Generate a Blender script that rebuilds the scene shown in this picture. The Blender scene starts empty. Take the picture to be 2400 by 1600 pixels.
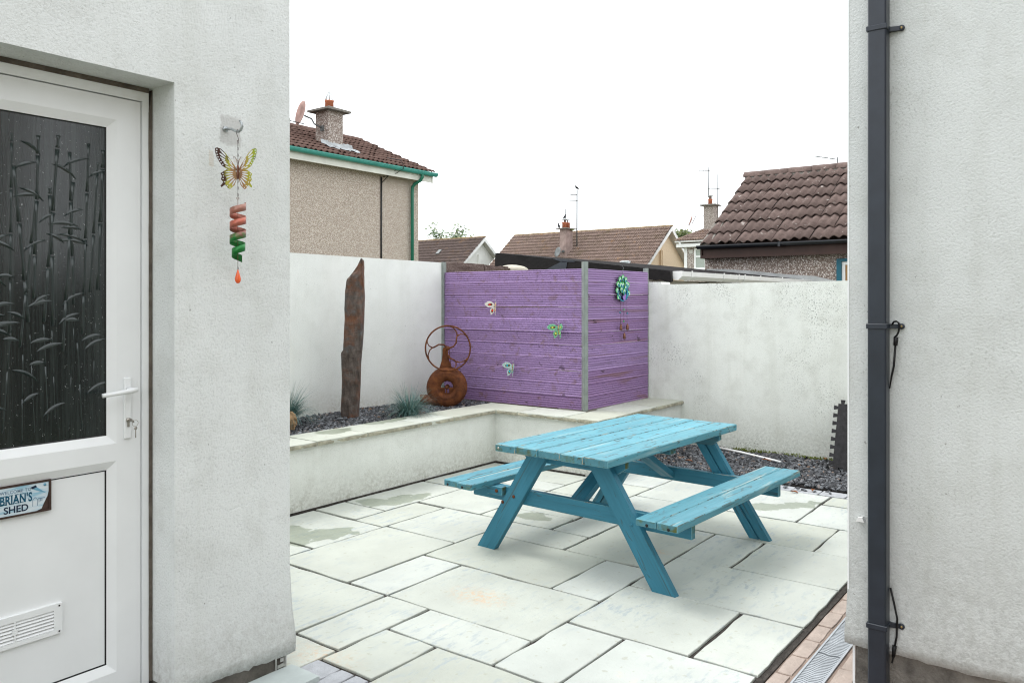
import bpy, bmesh, math, random
from mathutils import Vector, Matrix, noise as mnoise
R = math.radians
random.seed(7)
scene = bpy.context.scene
COL = scene.collection

# ------------------------------------------------------------------ camera
AZ = math.atan2(1408.0, 1862.0)                 # optical axis, measured from the +X (paving) direction
cam = bpy.data.cameras.new('camera')
cam.sensor_width = 36.0
cam.lens = 36.0 * 1862.0 / 2400.0
cam.shift_y = -0.04
cam.clip_start = 0.05
cam.clip_end = 900.0
cam_o = bpy.data.objects.new('camera', cam)
COL.objects.link(cam_o)
cam_o.location = (0, 0, 1.5)
cam_o.rotation_euler = (R(90), 0, AZ - R(90))
scene.camera = cam_o

# ------------------------------------------------------------------ sky, sun, exposure
SUN_EL, SUN_AZ = R(62), R(105)                   # sun azimuth measured from +X towards +Y
world = bpy.data.worlds.new('World')
scene.world = world
world.use_nodes = True
wt = world.node_tree
wt.nodes.clear()
w_out = wt.nodes.new('ShaderNodeOutputWorld')
w_bg = wt.nodes.new('ShaderNodeBackground')
w_sky = wt.nodes.new('ShaderNodeTexSky')
w_sky.sky_type = 'NISHITA'
w_sky.sun_disc = False
w_sky.sun_elevation = SUN_EL
w_sky.sun_rotation = R(90) - SUN_AZ
w_sky.air_density = 1.0
w_sky.dust_density = 4.0
w_hsv = wt.nodes.new('ShaderNodeHueSaturation')
w_hsv.inputs['Saturation'].default_value = 0.35
w_mix = wt.nodes.new('ShaderNodeMixRGB')        # closed cloud deck in front of the clear sky
w_mix.inputs[0].default_value = 0.93
w_mix.inputs[2].default_value = (10.95, 11.3, 11.6, 1)
w_bg.inputs['Strength'].default_value = 0.115
wt.links.new(w_sky.outputs[0], w_hsv.inputs['Color'])
wt.links.new(w_hsv.outputs[0], w_mix.inputs[1])
wt.links.new(w_mix.outputs[0], w_bg.inputs[0])
wt.links.new(w_bg.outputs[0], w_out.inputs[0])
sun = bpy.data.lights.new('sun', 'SUN')
sun.energy = 1.0
sun.angle = R(22)
sun.color = (1.0, 0.98, 0.95)
sun_o = bpy.data.objects.new('sun', sun)
COL.objects.link(sun_o)
sd = Vector((math.cos(SUN_EL) * math.cos(SUN_AZ), math.cos(SUN_EL) * math.sin(SUN_AZ), math.sin(SUN_EL)))
sun_o.rotation_euler = sd.to_track_quat('Z', 'Y').to_euler()
scene.view_settings.view_transform = 'Standard'
scene.view_settings.look = 'None'
scene.view_settings.gamma = 1.0
scene.view_settings.use_curve_mapping = False
scene.view_settings.exposure = 0.73
scene.render.engine = 'CYCLES'
scene.cycles.use_denoising = True
scene.cycles.max_bounces = 8
scene.cycles.filter_width = 1.15

# ------------------------------------------------------------------ node helpers
def srgb(r, g, b):
    f = lambda c: (c / 255) / 12.92 if c / 255 <= 0.04045 else ((c / 255 + 0.055) / 1.055) ** 2.4
    return (f(r), f(g), f(b), 1)

class NT:
    def __init__(s, name, rough=0.7, spec=0.3):
        s.m = bpy.data.materials.new(name)
        s.m.use_nodes = True
        s.t = s.m.node_tree
        s.b = s.t.nodes['Principled BSDF']
        s.b.inputs['Roughness'].default_value = rough
        s.b.inputs['Specular IOR Level'].default_value = spec
        s._oc = None
    def n(s, k, **a):
        x = s.t.nodes.new('ShaderNode' + k)
        for q, v in a.items():
            setattr(x, q, v)
        return x
    def l(s, a, b):
        s.t.links.new(a, b)
    def put(s, sock, v):
        if isinstance(v, bpy.types.NodeSocket):
            s.l(v, sock)
        else:
            sock.default_value = v
    def oc(s):
        if s._oc is None:
            s._oc = s.n('TexCoord').outputs['Object']
        return s._oc
    def pos(s):
        return s.n('NewGeometry').outputs['Position']
    def island(s):
        return s.n('NewGeometry').outputs['Random Per Island']
    def rnd(s):
        return s.n('ObjectInfo').outputs['Random']
    def scale(s, v, sc, off=None):
        m = s.n('Mapping')
        s.l(v, m.inputs[0])
        m.inputs['Scale'].default_value = sc
        if off is not None:
            s.put(m.inputs['Location'], off)
        return m.outputs[0]
    def noise(s, sc, vec=None, detail=3, rough=0.55, dist=0.0):
        x = s.n('TexNoise')
        s.l(vec if vec is not None else s.oc(), x.inputs['Vector'])
        x.inputs['Scale'].default_value = sc
        x.inputs['Detail'].default_value = detail
        x.inputs['Roughness'].default_value = rough
        x.inputs['Distortion'].default_value = dist
        return x.outputs[0]
    def voro(s, sc, vec=None, feature='F1', out='Distance', rand=1.0):
        x = s.n('TexVoronoi', feature=feature)
        s.l(vec if vec is not None else s.oc(), x.inputs['Vector'])
        x.inputs['Scale'].default_value = sc
        x.inputs['Randomness'].default_value = rand
        return x.outputs[out]
    def ramp(s, f, stops, interp='LINEAR'):
        x = s.n('ValToRGB')
        x.color_ramp.interpolation = interp
        e = x.color_ramp.elements
        while len(e) < len(stops):
            e.new(0.5)
        for i, (p, c) in enumerate(stops):
            e[i].position = p
            e[i].color = c if isinstance(c, (tuple, list)) and len(c) == 4 else ((c[0], c[1], c[2], 1) if isinstance(c, (tuple, list)) else (c, c, c, 1))
        s.put(x.inputs[0], f)
        return x.outputs[0]
    def mix(s, f, a, b, mode='MIX'):
        x = s.n('MixRGB', blend_type=mode)
        s.put(x.inputs[0], f)
        s.put(x.inputs[1], a)
        s.put(x.inputs[2], b)
        return x.outputs[0]
    def math(s, op, a, b=0.0, clamp=False):
        x = s.n('Math', operation=op, use_clamp=clamp)
        s.put(x.inputs[0], a)
        s.put(x.inputs[1], b)
        return x.outputs[0]
    def sep(s, v):
        x = s.n('SeparateXYZ')
        s.l(v, x.inputs[0])
        return x.outputs
    def bump(s, h, dist=0.003, strength=1.0, prev=None):
        x = s.n('Bump')
        x.inputs['Distance'].default_value = dist
        x.inputs['Strength'].default_value = strength
        s.l(h, x.inputs['Height'])
        if prev is not None:
            s.l(prev, x.inputs['Normal'])
        return x.outputs[0]
    def end(s, col, rough=None, nrm=None, metal=None):
        s.put(s.b.inputs['Base Color'], col)
        if rough is not None:
            s.put(s.b.inputs['Roughness'], rough)
        if nrm is not None:
            s.l(nrm, s.b.inputs['Normal'])
        if metal is not None:
            s.put(s.b.inputs['Metallic'], metal)
        return s.m
    def band(s, v, a, b, soft):
        """1 between a and b, fading over soft"""
        lo = s.n('MapRange')
        s.put(lo.inputs[0], v)
        lo.inputs[1].default_value = a - soft
        lo.inputs[2].default_value = a + soft
        hi = s.n('MapRange')
        s.put(hi.inputs[0], v)
        hi.inputs[1].default_value = b - soft
        hi.inputs[2].default_value = b + soft
        hi.inputs[3].default_value = 1.0
        hi.inputs[4].default_value = 0.0
        return s.math('MULTIPLY', lo.outputs[0], hi.outputs[0])

def c4(r, g, b):
    return (r, g, b, 1)

M = {}
def plain(key, col, rough=0.6, metal=0.0, spec=0.3, var=0.12, sc=8.0, bump=0.0, bsc=60.0):
    t = NT(key, rough, spec)
    n = t.noise(sc, detail=4)
    c = t.mix(t.ramp(n, [(0.3, 0.0), (0.75, 1.0)]), c4(*[x * (1 - var) for x in col]), c4(*[min(1, x * (1 + var)) for x in col]))
    nr = t.bump(t.noise(bsc, detail=3), bump) if bump else None
    M[key] = t.end(c, nrm=nr, metal=metal)
    return M[key]

def render_mat(key, col, grain=150.0, bump=0.004, stain=0.25, patch=None, dark=(0.17, 0.165, 0.15), algae=None, lowz=None, spots=0.0, greenlow=0.0):
    """painted cement render: sandy grain, soft weathering blotches, dirt specks"""
    t = NT(key, 0.85, 0.2)
    p = t.pos()
    big = t.noise(1.3, p, 5, 0.6)
    mid = t.noise(7.0, p, 4, 0.6)
    fine = t.noise(grain, p, 3, 0.65)
    c = t.mix(t.ramp(big, [(0.35, 0.0), (0.7, 1.0)]), c4(*[x * 0.93 for x in col]), c4(*[min(1, x * 1.03) for x in col]))
    c = t.mix(t.math('MULTIPLY', t.ramp(mid, [(0.48, 0.0), (0.78, 1.0)]), stain), c, c4(col[0] * 0.62, col[1] * 0.61, col[2] * 0.57))
    gr = t.ramp(fine, [(0.28, 1.0), (0.46, 0.0)])
    c = t.mix(t.math('MULTIPLY', gr, 0.34), c, c4(*[x * 0.5 for x in col]))
    pin = t.ramp(t.noise(grain * 0.45, p, 2, 0.5), [(0.215, 1.0), (0.25, 0.0)])
    c = t.mix(t.math('MULTIPLY', pin, 0.6), c, c4(0.14, 0.13, 0.11))
    drip = t.ramp(t.noise(1.0, t.scale(p, (7.0, 7.0, 0.55)), 4, 0.65), [(0.50, 0.0), (0.78, 1.0)])
    c = t.mix(t.math('MULTIPLY', drip, stain * 0.8), c, c4(col[0] * 0.66, col[1] * 0.655, col[2] * 0.60))
    if spots:
        cl = t.ramp(t.noise(2.2, p, 3, 0.6), [(0.5, 0.0), (0.72, 1.0)])
        sp = t.ramp(t.noise(95.0, p, 2, 0.6), [(0.56, 0.0), (0.66, 1.0)])
        c = t.mix(t.math('MULTIPLY', t.math('MULTIPLY', cl, sp), spots), c, c4(0.11, 0.115, 0.09))
    if lowz:
        z = t.sep(p)[2]
        z2 = t.math('ADD', z, t.math('MULTIPLY', t.math('SUBTRACT', mid, 0.5), 0.35))
        m = t.n('MapRange')
        t.l(z2, m.inputs[0])
        m.inputs[1].default_value = lowz[1]
        m.inputs[2].default_value = lowz[0]
        sp2 = t.ramp(t.noise(42.0, p, 4, 0.7), [(0.38, 0.25), (0.62, 1.0)])
        c = t.mix(t.math('MULTIPLY', t.math('MULTIPLY', m.outputs[0], sp2), lowz[2]), c, c4(*dark))
    if patch:
        for (ctr, half, pc, am) in patch:
            xyz = t.sep(p)
            f = None
            wob = t.math('MULTIPLY', t.math('SUBTRACT', t.noise(38.0, p, 3), 0.5), 0.022)
            for ax in range(3):
                if half[ax] is None:
                    continue
                v = t.math('ADD', t.math('ABSOLUTE', t.math('SUBTRACT', xyz[ax], ctr[ax])), wob)
                m = t.n('MapRange')
                t.l(v, m.inputs[0])
                m.inputs[1].default_value = half[ax] * 1.08
                m.inputs[2].default_value = half[ax] * 0.90
                f = m.outputs[0] if f is None else t.math('MULTIPLY', f, m.outputs[0])
            c = t.mix(t.math('MULTIPLY', f, am), c, c4(*pc))
    nb = t.bump(fine, bump, 1.0)
    M[key] = t.end(c, nrm=nb)
    return M[key]

def wood_mat(key, col, grain=(2.0, 60.0, 60.0), dark=(0.05, 0.05, 0.04), wear=(0.4, 0.42, 0.36), wearamt=0.4, rough=0.55, knots=0.5, moss=0.0, var=0.16, spec=0.3, ks=(5.0, 14.0), kt=0.66):
    t = NT(key, rough, spec)
    off = t.n('CombineXYZ')
    rn = t.rnd()
    for i in range(3):
        t.l(t.math('MULTIPLY', rn, 37.0 + 11 * i), off.inputs[i])
    v = t.scale(t.oc(), (1, 1, 1), off.outputs[0])
    g = t.noise(1.0, t.scale(v, grain), 4, 0.6)
    g2 = t.noise(1.0, t.scale(v, (grain[0] * 0.5, grain[1] * 0.22, grain[2] * 0.22)), 4, 0.6, 0.6)
    c = t.mix(t.ramp(g, [(0.3, 0.0), (0.7, 1.0)]), c4(*[x * (1 - var) for x in col]), c4(*[x * (1 + var) for x in col]))
    c = t.mix(t.math('MULTIPLY', rn, 0.5), c, c4(col[0] * 0.80, col[1] * 0.76, col[2] * 0.74))
    w = t.ramp(g2, [(0.55, 0.0), (0.66, 1.0)])
    c = t.mix(t.math('MULTIPLY', w, wearamt), c, c4(*wear))
    if knots:
        k = t.ramp(t.noise(1.0, t.scale(v, (ks[0], ks[1], ks[1])), 3, 0.55, 0.8), [(kt, 0.0), (kt + 0.045, 1.0)])
        c = t.mix(t.math('MULTIPLY', k, knots), c, c4(*dark))
    cr = t.ramp(t.noise(1.0, t.scale(v, (grain[0] * 0.8, grain[1] * 1.6, grain[2] * 1.6)), 2, 0.5), [(0.30, 1.0), (0.36, 0.0)])
    c = t.mix(t.math('MULTIPLY', cr, 0.55), c, c4(*dark))
    if moss:
        k = t.ramp(t.noise(9.0, v, 4, 0.7), [(0.52, 0.0), (0.68, 1.0)])
        c = t.mix(t.math('MULTIPLY', k, moss), c, c4(0.10, 0.13, 0.03))
    nb = t.bump(g, 0.0022, 0.9)
    M[key] = t.end(c, rough=t.ramp(g2, [(0.4, rough * 0.85), (0.65, min(1.0, rough * 1.5))]), nrm=nb)
    return M[key]

def pebble_mat(key, cols, sc=34.0, bump=0.006):
    t = NT(key, 0.85, 0.2)
    p = t.pos()
    vc = t.voro(sc, p, out='Color')
    vd = t.voro(sc, p, out='Distance')
    s = t.sep(vc)[0]
    c = t.ramp(s, [(i / (len(cols) - 1), c4(*q)) for i, q in enumerate(cols)])
    c = t.mix(t.ramp(vd, [(0.36, 0.0), (0.66, 1.0)]), c, c4(*[x * 0.75 for x in cols[0]]))
    big = t.ramp(t.noise(0.9, p, 4), [(0.35, 0.0), (0.75, 1.0)])
    c = t.mix(t.math('MULTIPLY', big, 0.28), c, c4(*[x * 0.70 for x in cols[1]]))
    M[key] = t.end(c, nrm=t.bump(t.math('SUBTRACT', 1.0, vd), bump))
    return M[key]

def tile_mat(key, col, lichen=0.3, lcol=(0.62, 0.58, 0.5), orange=0.0, moss=0.0, sc=14.0):
    t = NT(key, 0.85, 0.2)
    p = t.pos()
    n = t.noise(sc * 1.5, p, 4, 0.65)
    c = t.mix(t.ramp(n, [(0.3, 0.0), (0.7, 1.0)]), c4(*[x * 0.7 for x in col]), c4(*[x * 1.25 for x in col]))
    c = t.mix(t.math('MULTIPLY', t.rnd(), 0.55), c, c4(*[x * 0.58 for x in col]))
    lk = t.ramp(t.noise(sc * 1.1, p, 2, 0.5), [(0.66, 0.0), (0.72, 1.0)])
    c = t.mix(t.math('MULTIPLY', lk, lichen), c, c4(*lcol))
    if moss:
        mk = t.ramp(t.noise(1.1, p, 4, 0.7), [(0.52, 0.0), (0.7, 1.0)])
        c = t.mix(t.math('MULTIPLY', mk, moss), c, c4(0.09, 0.07, 0.025))
    if orange:
        ok = t.ramp(t.noise(1.7, p, 4, 0.75), [(0.58, 0.0), (0.70, 1.0)])
        c = t.mix(t.math('MULTIPLY', ok, orange), c, c4(0.42, 0.22, 0.06))
    M[key] = t.end(c, nrm=t.bump(t.noise(sc * 9, p, 3), 0.003))
    return M[key]

# ------------------------------------------------------------------ mesh helpers
class MB:
    def __init__(s):
        s.v = []
        s.f = []
        s.sm = []
    def add(s, vs, fs, smooth=False):
        o = len(s.v)
        s.v += [tuple(x) for x in vs]
        s.f += [tuple(i + o for i in f) for f in fs]
        s.sm += [smooth] * len(fs)
        return s
    def box(s, x0, x1, y0, y1, z0, z1):
        return s.add([(x0, y0, z0), (x1, y0, z0), (x1, y1, z0), (x0, y1, z0), (x0, y0, z1), (x1, y0, z1), (x1, y1, z1), (x0, y1, z1)],
                     [(0, 3, 2, 1), (4, 5, 6, 7), (0, 1, 5, 4), (1, 2, 6, 5), (2, 3, 7, 6), (3, 0, 4, 7)])
    def cbox(s, x0, x1, y0, y1, z0, z1, b=0.004):
        """box with chamfered edges"""
        bm = bmesh.new()
        bmesh.ops.create_cube(bm, size=1.0)
        for v in bm.verts:
            v.co = Vector(((x0 + x1) / 2 + v.co.x * (x1 - x0), (y0 + y1) / 2 + v.co.y * (y1 - y0), (z0 + z1) / 2 + v.co.z * (z1 - z0)))
        bmesh.ops.bevel(bm, geom=bm.edges[:], offset=b, segments=1, affect='EDGES', profile=0.5)
        return s.bm(bm)
    def bm(s, bm, mat=None, smooth=False):
        bm.verts.index_update()
        vs = [(mat @ v.co) if mat is not None else v.co.copy() for v in bm.verts]
        fs = [tuple(v.index for v in f.verts) for f in bm.faces]
        bm.free()
        return s.add(vs, fs, smooth)
    def prism(s, pts, a0, a1, axis='y', smooth=False):
        """polygon pts extruded along an axis; pts are the two other coordinates in order"""
        n = len(pts)
        def mk(p, a):
            if axis == 'x':
                return (a, p[0], p[1])
            if axis == 'y':
                return (p[0], a, p[1])
            return (p[0], p[1], a)
        vs = [mk(p, a0) for p in pts] + [mk(p, a1) for p in pts]
        fs = [tuple(range(n)), tuple(range(2 * n - 1, n - 1, -1))]
        fs += [(i, i + n, (i + 1) % n + n, (i + 1) % n) for i in range(n)]
        return s.add(vs, fs, smooth)
    def tube(s, pts, r, seg=8, smooth=True, caps=True, closed=False):
        pts = [Vector(p) for p in pts]
        n = len(pts)
        rr = r if isinstance(r, (list, tuple)) else [r] * n
        vs = []
        up = None
        for i, p in enumerate(pts):
            if closed:
                d = pts[(i + 1) % n] - pts[i - 1]
            else:
                d = pts[min(i + 1, n - 1)] - pts[max(i - 1, 0)]
            d.normalize()
            if up is None:
                up = Vector((0, 0, 1)) if abs(d.z) < 0.9 else Vector((1, 0, 0))
            a = d.cross(up)
            if a.length < 1e-5:
                a = d.orthogonal()
            a.normalize()
            b = a.cross(d).normalized()
            up = b
            for k in range(seg):
                t = 2 * math.pi * k / seg
                vs.append(p + (a * math.cos(t) + b * math.sin(t)) * rr[i])
        fs = []
        for i in range(n if closed else n - 1):
            j = (i + 1) % n
            for k in range(seg):
                fs.append((i * seg + k, i * seg + (k + 1) % seg, j * seg + (k + 1) % seg, j * seg + k))
        if caps and not closed:
            fs.append(tuple(range(seg - 1, -1, -1)))
            fs.append(tuple(range((n - 1) * seg, n * seg)))
        return s.add(vs, fs, smooth)
    def lathe(s, prof, seg=24, mat=None, smooth=True, closed=False, caps=True):
        """prof: (radius, height) rings about local z"""
        vs = []
        for (r, h) in prof:
            for k in range(seg):
                t = 2 * math.pi * k / seg
                v = Vector((r * math.cos(t), r * math.sin(t), h))
                vs.append(mat @ v if mat is not None else v)
        fs = []
        n = len(prof)
        for i in range(n if closed else n - 1):
            j = (i + 1) % n
            for k in range(seg):
                fs.append((i * seg + k, i * seg + (k + 1) % seg, j * seg + (k + 1) % seg, j * seg + k))
        if not closed and caps:
            if prof[0][0] > 1e-6:
                fs.append(tuple(range(seg - 1, -1, -1)))
            if prof[-1][0] > 1e-6:
                fs.append(tuple(range((n - 1) * seg, n * seg)))
        return s.add(vs, fs, smooth)
    def xf(s, mat, start=0):
        for i in range(start, len(s.v)):
            s.v[i] = tuple(mat @ Vector(s.v[i]))
        return s
    def mesh(s, name, mat, off=None):
        me = bpy.data.meshes.new(name)
        v = s.v if off is None else [(a[0] - off[0], a[1] - off[1], a[2] - off[2]) for a in s.v]
        me.from_pydata(v, [], s.f)
        me.polygons.foreach_set('use_smooth', s.sm)
        if isinstance(mat, str):
            mat = M[mat]
        me.materials.append(mat)
        me.update()
        return me

def tag(o, label=None, cat=None, group=None, kind=None):
    if label:
        o['label'] = label
    if cat:
        o['category'] = cat
    if group:
        o['group'] = group
    if kind:
        o['kind'] = kind
    return o

def thing(name, label, cat, loc=(0, 0, 0), rz=0.0, group=None, kind=None):
    o = bpy.data.objects.new(name, None)
    o.empty_display_size = 0.1
    COL.objects.link(o)
    o.location = loc
    o.rotation_euler = (0, 0, rz)
    return tag(o, label, cat, group, kind)

def link(name, me, parent=None):
    o = bpy.data.objects.new(name, me)
    COL.objects.link(o)
    if parent is not None:
        o.parent = parent
    return o

def org(p):
    """world origin of an unrotated thing (and of parts whose own location is zero)"""
    return Vector(p.location) if p.parent is None else Vector(p.location) + org(p.parent)

def part(name, mb, mat, parent, local=False):
    """mesh in world coordinates (or local ones) made a part of parent"""
    return link(name, mb.mesh(name, mat, None if local else org(parent)), parent)

def solo(name, mb, mat, label, cat, loc=None, group=None, kind=None):
    """a thing that is one mesh; its origin goes to its base"""
    if loc is None:
        xs = [v[0] for v in mb.v]; ys = [v[1] for v in mb.v]; zs = [v[2] for v in mb.v]
        loc = ((min(xs) + max(xs)) / 2, (min(ys) + max(ys)) / 2, min(zs))
    o = link(name, mb.mesh(name, mat, loc))
    o.location = loc
    return tag(o, label, cat, group, kind)

def curve_mesh(polys, thick):
    """flat plate with holes: the first outline and the holes inside it, filled, in local xz; thickness along y"""
    cu = bpy.data.curves.new('tmp', 'CURVE')
    cu.dimensions = '2D'
    cu.fill_mode = 'BOTH'
    cu.extrude = thick / 2
    for poly in polys:
        sp = cu.splines.new('POLY')
        sp.points.add(len(poly) - 1)
        for i, p in enumerate(poly):
            sp.points[i].co = (p[0], p[1], 0, 1)
        sp.use_cyclic_u = True
    ob = bpy.data.objects.new('tmp', cu)
    me = bpy.data.meshes.new_from_object(ob)
    vs = [(v.co.x, v.co.z, v.co.y) for v in me.vertices]
    fs = [tuple(reversed(p.vertices)) for p in me.polygons]
    bpy.data.objects.remove(ob)
    bpy.data.curves.remove(cu)
    bpy.data.meshes.remove(me)
    return MB().add(vs, fs)

def text_mb(txt, size, thick=0.001, bold=0.0, spacing=1.0, sx=1.0):
    cu = bpy.data.curves.new('tmp', 'FONT')
    cu.body = txt
    cu.size = size
    cu.extrude = thick / 2
    cu.offset = bold
    cu.align_x = 'CENTER'
    cu.space_character = spacing
    cu.resolution_u = 4
    ob = bpy.data.objects.new('tmp', cu)
    me = bpy.data.meshes.new_from_object(ob)
    vs = [(v.co.x * sx, v.co.z, v.co.y) for v in me.vertices]
    fs = [tuple(reversed(p.vertices)) for p in me.polygons]
    bpy.data.objects.remove(ob)
    bpy.data.curves.remove(cu)
    bpy.data.meshes.remove(me)
    return MB().add(vs, fs)

def circ(cx, cy, r, n=10, ry=None, rot=0.0):
    ry = r if ry is None else ry
    out = []
    for k in range(n):
        t = 2 * math.pi * k / n
        x, y = r * math.cos(t), ry * math.sin(t)
        out.append((cx + x * math.cos(rot) - y * math.sin(rot), cy + x * math.sin(rot) + y * math.cos(rot)))
    return out
# ------------------------------------------------------------------ materials
render_mat('render_shed', (0.785, 0.805, 0.795), 120, 0.0032, 0.34, lowz=(0.02, 0.36, 0.55), dark=(0.26, 0.235, 0.20),
           patch=[((1.768, 2.68, 2.144), (0.044, None, 0.056), (0.44, 0.425, 0.41), 0.55),
                  ((1.685, 2.68, 2.03), (0.010, None, 0.030), (0.52, 0.40, 0.26), 0.30),
                  ((1.80, 2.68, 2.035), (0.02, None, 0.008), (0.52, 0.42, 0.30), 0.2)])
render_mat('render_house', (0.655, 0.675, 0.665), 115, 0.0032, 0.32, lowz=(0.12, 0.85, 0.42), spots=0.35)
render_mat('render_wall', (0.81, 0.825, 0.785), 130, 0.0024, 0.20, lowz=(0.42, 0.72, 0.5), dark=(0.30, 0.26, 0.17), spots=0.15)
render_mat('render_back', (0.80, 0.82, 0.765), 130, 0.0022, 0.42, lowz=(0.0, 0.5, 0.5), dark=(0.13, 0.14, 0.09), spots=0.85)
render_mat('render_planter', (0.77, 0.785, 0.74), 130, 0.0020, 0.28, lowz=(-0.02, 0.26, 0.55), dark=(0.22, 0.20, 0.14), spots=0.35)
plain('concrete_plinth', (0.20, 0.185, 0.165), 0.9, var=0.45, sc=14, bump=0.006, bsc=90)
plain('bead_metal', (0.70, 0.70, 0.68), 0.4, 0.6, var=0.1)
plain('upvc', (0.86, 0.875, 0.88), 0.32, spec=0.45, var=0.03, sc=5)
plain('upvc_dirty', (0.62, 0.60, 0.53), 0.5, var=0.25, sc=7)
plain('gasket', (0.012, 0.012, 0.012), 0.5, var=0.1)
plain('sealant', (0.13, 0.11, 0.09), 0.9, var=0.4, sc=20, bump=0.004)
plain('chrome', (0.45, 0.42, 0.38), 0.3, 0.9, var=0.3, sc=60)
plain('zinc', (0.52, 0.55, 0.56), 0.38, 0.75, var=0.2, sc=30)
plain('anthracite', (0.019, 0.025, 0.036), 0.36, spec=0.45, var=0.18, sc=12)
plain('black_rubber', (0.008, 0.008, 0.009), 0.45, var=0.2)
plain('foam', (0.032, 0.031, 0.033), 0.85, var=0.35, sc=25, bump=0.003, bsc=120)
plain('white_plastic', (0.78, 0.78, 0.77), 0.35, spec=0.4, var=0.05)
plain('white_paint', (0.76, 0.77, 0.76), 0.5, var=0.06, sc=3)
plain('dirty_white', (0.66, 0.66, 0.60), 0.6, var=0.14, sc=3)
plain('soffit', (0.52, 0.51, 0.47), 0.7, var=0.1)
plain('white_wall', (0.80, 0.81, 0.78), 0.85, var=0.05, sc=2)
plain('cream_wall', (0.74, 0.60, 0.43), 0.85, var=0.07, sc=9, bump=0.01, bsc=20)
plain('green_gutter', (0.055, 0.30, 0.25), 0.4, spec=0.4, var=0.14, sc=3)
plain('green_pipe', (0.012, 0.14, 0.085), 0.4, spec=0.4, var=0.15, sc=3)
plain('felt_roof', (0.016, 0.014, 0.014), 0.9, spec=0.05, var=0.4, sc=4)
plain('black_board', (0.009, 0.0075, 0.0075), 0.5, spec=0.18, var=0.5, sc=6, bump=0.004, bsc=25)
plain('brown_fascia', (0.052, 0.027, 0.021), 0.5, var=0.2, sc=4)
plain('black_gutter', (0.012, 0.014, 0.019), 0.3, spec=0.5, var=0.2, sc=4)
plain('cement', (0.45, 0.46, 0.46), 0.85, var=0.2, sc=5, bump=0.006, bsc=30)
plain('pink_render', (0.46, 0.42, 0.38), 0.85, var=0.14, sc=4)
plain('terracotta', (0.40, 0.13, 0.065), 0.75, var=0.2, sc=8)
plain('old_chimney', (0.30, 0.225, 0.205), 0.9, var=0.3, sc=3, bump=0.01, bsc=15)
plain('lead', (0.40, 0.42, 0.43), 0.55, 0.2, var=0.25, sc=6)
plain('dish', (0.33, 0.20, 0.17), 0.7, var=0.4, sc=4)
plain('aerial', (0.16, 0.17, 0.17), 0.5, 0.5, var=0.1)
plain('wire', (0.02, 0.02, 0.02), 0.5)
plain('feather', (0.012, 0.012, 0.014), 0.5, var=0.3, sc=30)
plain('window_glass', (0.10, 0.12, 0.12), 0.08, spec=0.6, var=0.2, sc=2)
plain('curtain', (0.36, 0.40, 0.36), 0.8, var=0.15, sc=30)
plain('brown_blind', (0.33, 0.19, 0.075), 0.5, var=0.25, sc=6)
plain('teal_paint', (0.018, 0.12, 0.17), 0.5, var=0.15, sc=6)
plain('roof_glass', (0.42, 0.48, 0.48), 0.12, spec=0.6, var=0.05)
plain('soil', (0.018, 0.016, 0.015), 0.95, var=0.4, sc=30, bump=0.01)
plain('moss', (0.12, 0.145, 0.030), 0.95, var=0.4, sc=30)
plain('leaf_brown', (0.24, 0.085, 0.030), 0.7, var=0.4, sc=40)
plain('bark', (0.10, 0.08, 0.06), 0.9, var=0.3, sc=20)
plain('rope', (0.09, 0.03, 0.025), 0.8)
plain('drain_grey', (0.40, 0.425, 0.45), 0.5, 0.1, var=0.14, sc=12)
plain('drain_dark', (0.012, 0.012, 0.014), 0.7)
plain('sign_brown', (0.055, 0.032, 0.026), 0.5, var=0.3, sc=30)
plain('ink_navy', (0.010, 0.025, 0.055), 0.6, var=0.05)
plain('ink_teal', (0.004, 0.085, 0.15), 0.6, var=0.25, sc=60)
plain('ink_sky', (0.16, 0.38, 0.52), 0.6, var=0.3, sc=60)
plain('ink_grey', (0.18, 0.27, 0.36), 0.6, var=0.2, sc=60)
plain('glaze_green', (0.05, 0.42, 0.10), 0.25, spec=0.5, var=0.4, sc=40)
plain('glaze_mint', (0.46, 0.68, 0.50), 0.25, spec=0.5, var=0.25, sc=60)
plain('glaze_teal', (0.010, 0.24, 0.34), 0.22, spec=0.5, var=0.5, sc=60)
plain('glaze_navy', (0.008, 0.020, 0.045), 0.22, spec=0.5)
plain('glaze_purple', (0.26, 0.15, 0.46), 0.3, spec=0.5, var=0.3, sc=120)
plain('copper', (0.20, 0.09, 0.06), 0.42, 0.6, var=0.4, sc=50)
plain('gold', (0.50, 0.36, 0.17), 0.3, 0.85, var=0.3, sc=60)
plain('enamel_white', (0.72, 0.70, 0.62), 0.3, spec=0.5, var=0.2, sc=90)
plain('enamel_green', (0.16, 0.46, 0.26), 0.3, spec=0.5, var=0.3, sc=90)
plain('enamel_pale', (0.46, 0.60, 0.56), 0.3, spec=0.5, var=0.3, sc=90)
plain('gem_red', (0.75, 0.03, 0.01), 0.12, spec=0.6)
plain('gem_lime', (0.52, 0.66, 0.10), 0.12, spec=0.6)
plain('gem_cyan', (0.02, 0.50, 0.60), 0.12, spec=0.6)
plain('drop_orange', (0.85, 0.13, 0.03), 0.15, spec=0.6, var=0.15, sc=40)
plain('hook_steel', (0.45, 0.48, 0.49), 0.35, 0.8, var=0.3, sc=60)
plain('stone_brown', (0.33, 0.22, 0.12), 0.9, var=0.4, sc=18, bump=0.02, bsc=30)
plain('pale_stone', (0.50, 0.46, 0.38), 0.9, var=0.12, sc=20, bump=0.004)
plain('field_ground', (0.16, 0.17, 0.11), 0.95, var=0.25, sc=0.5)

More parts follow.
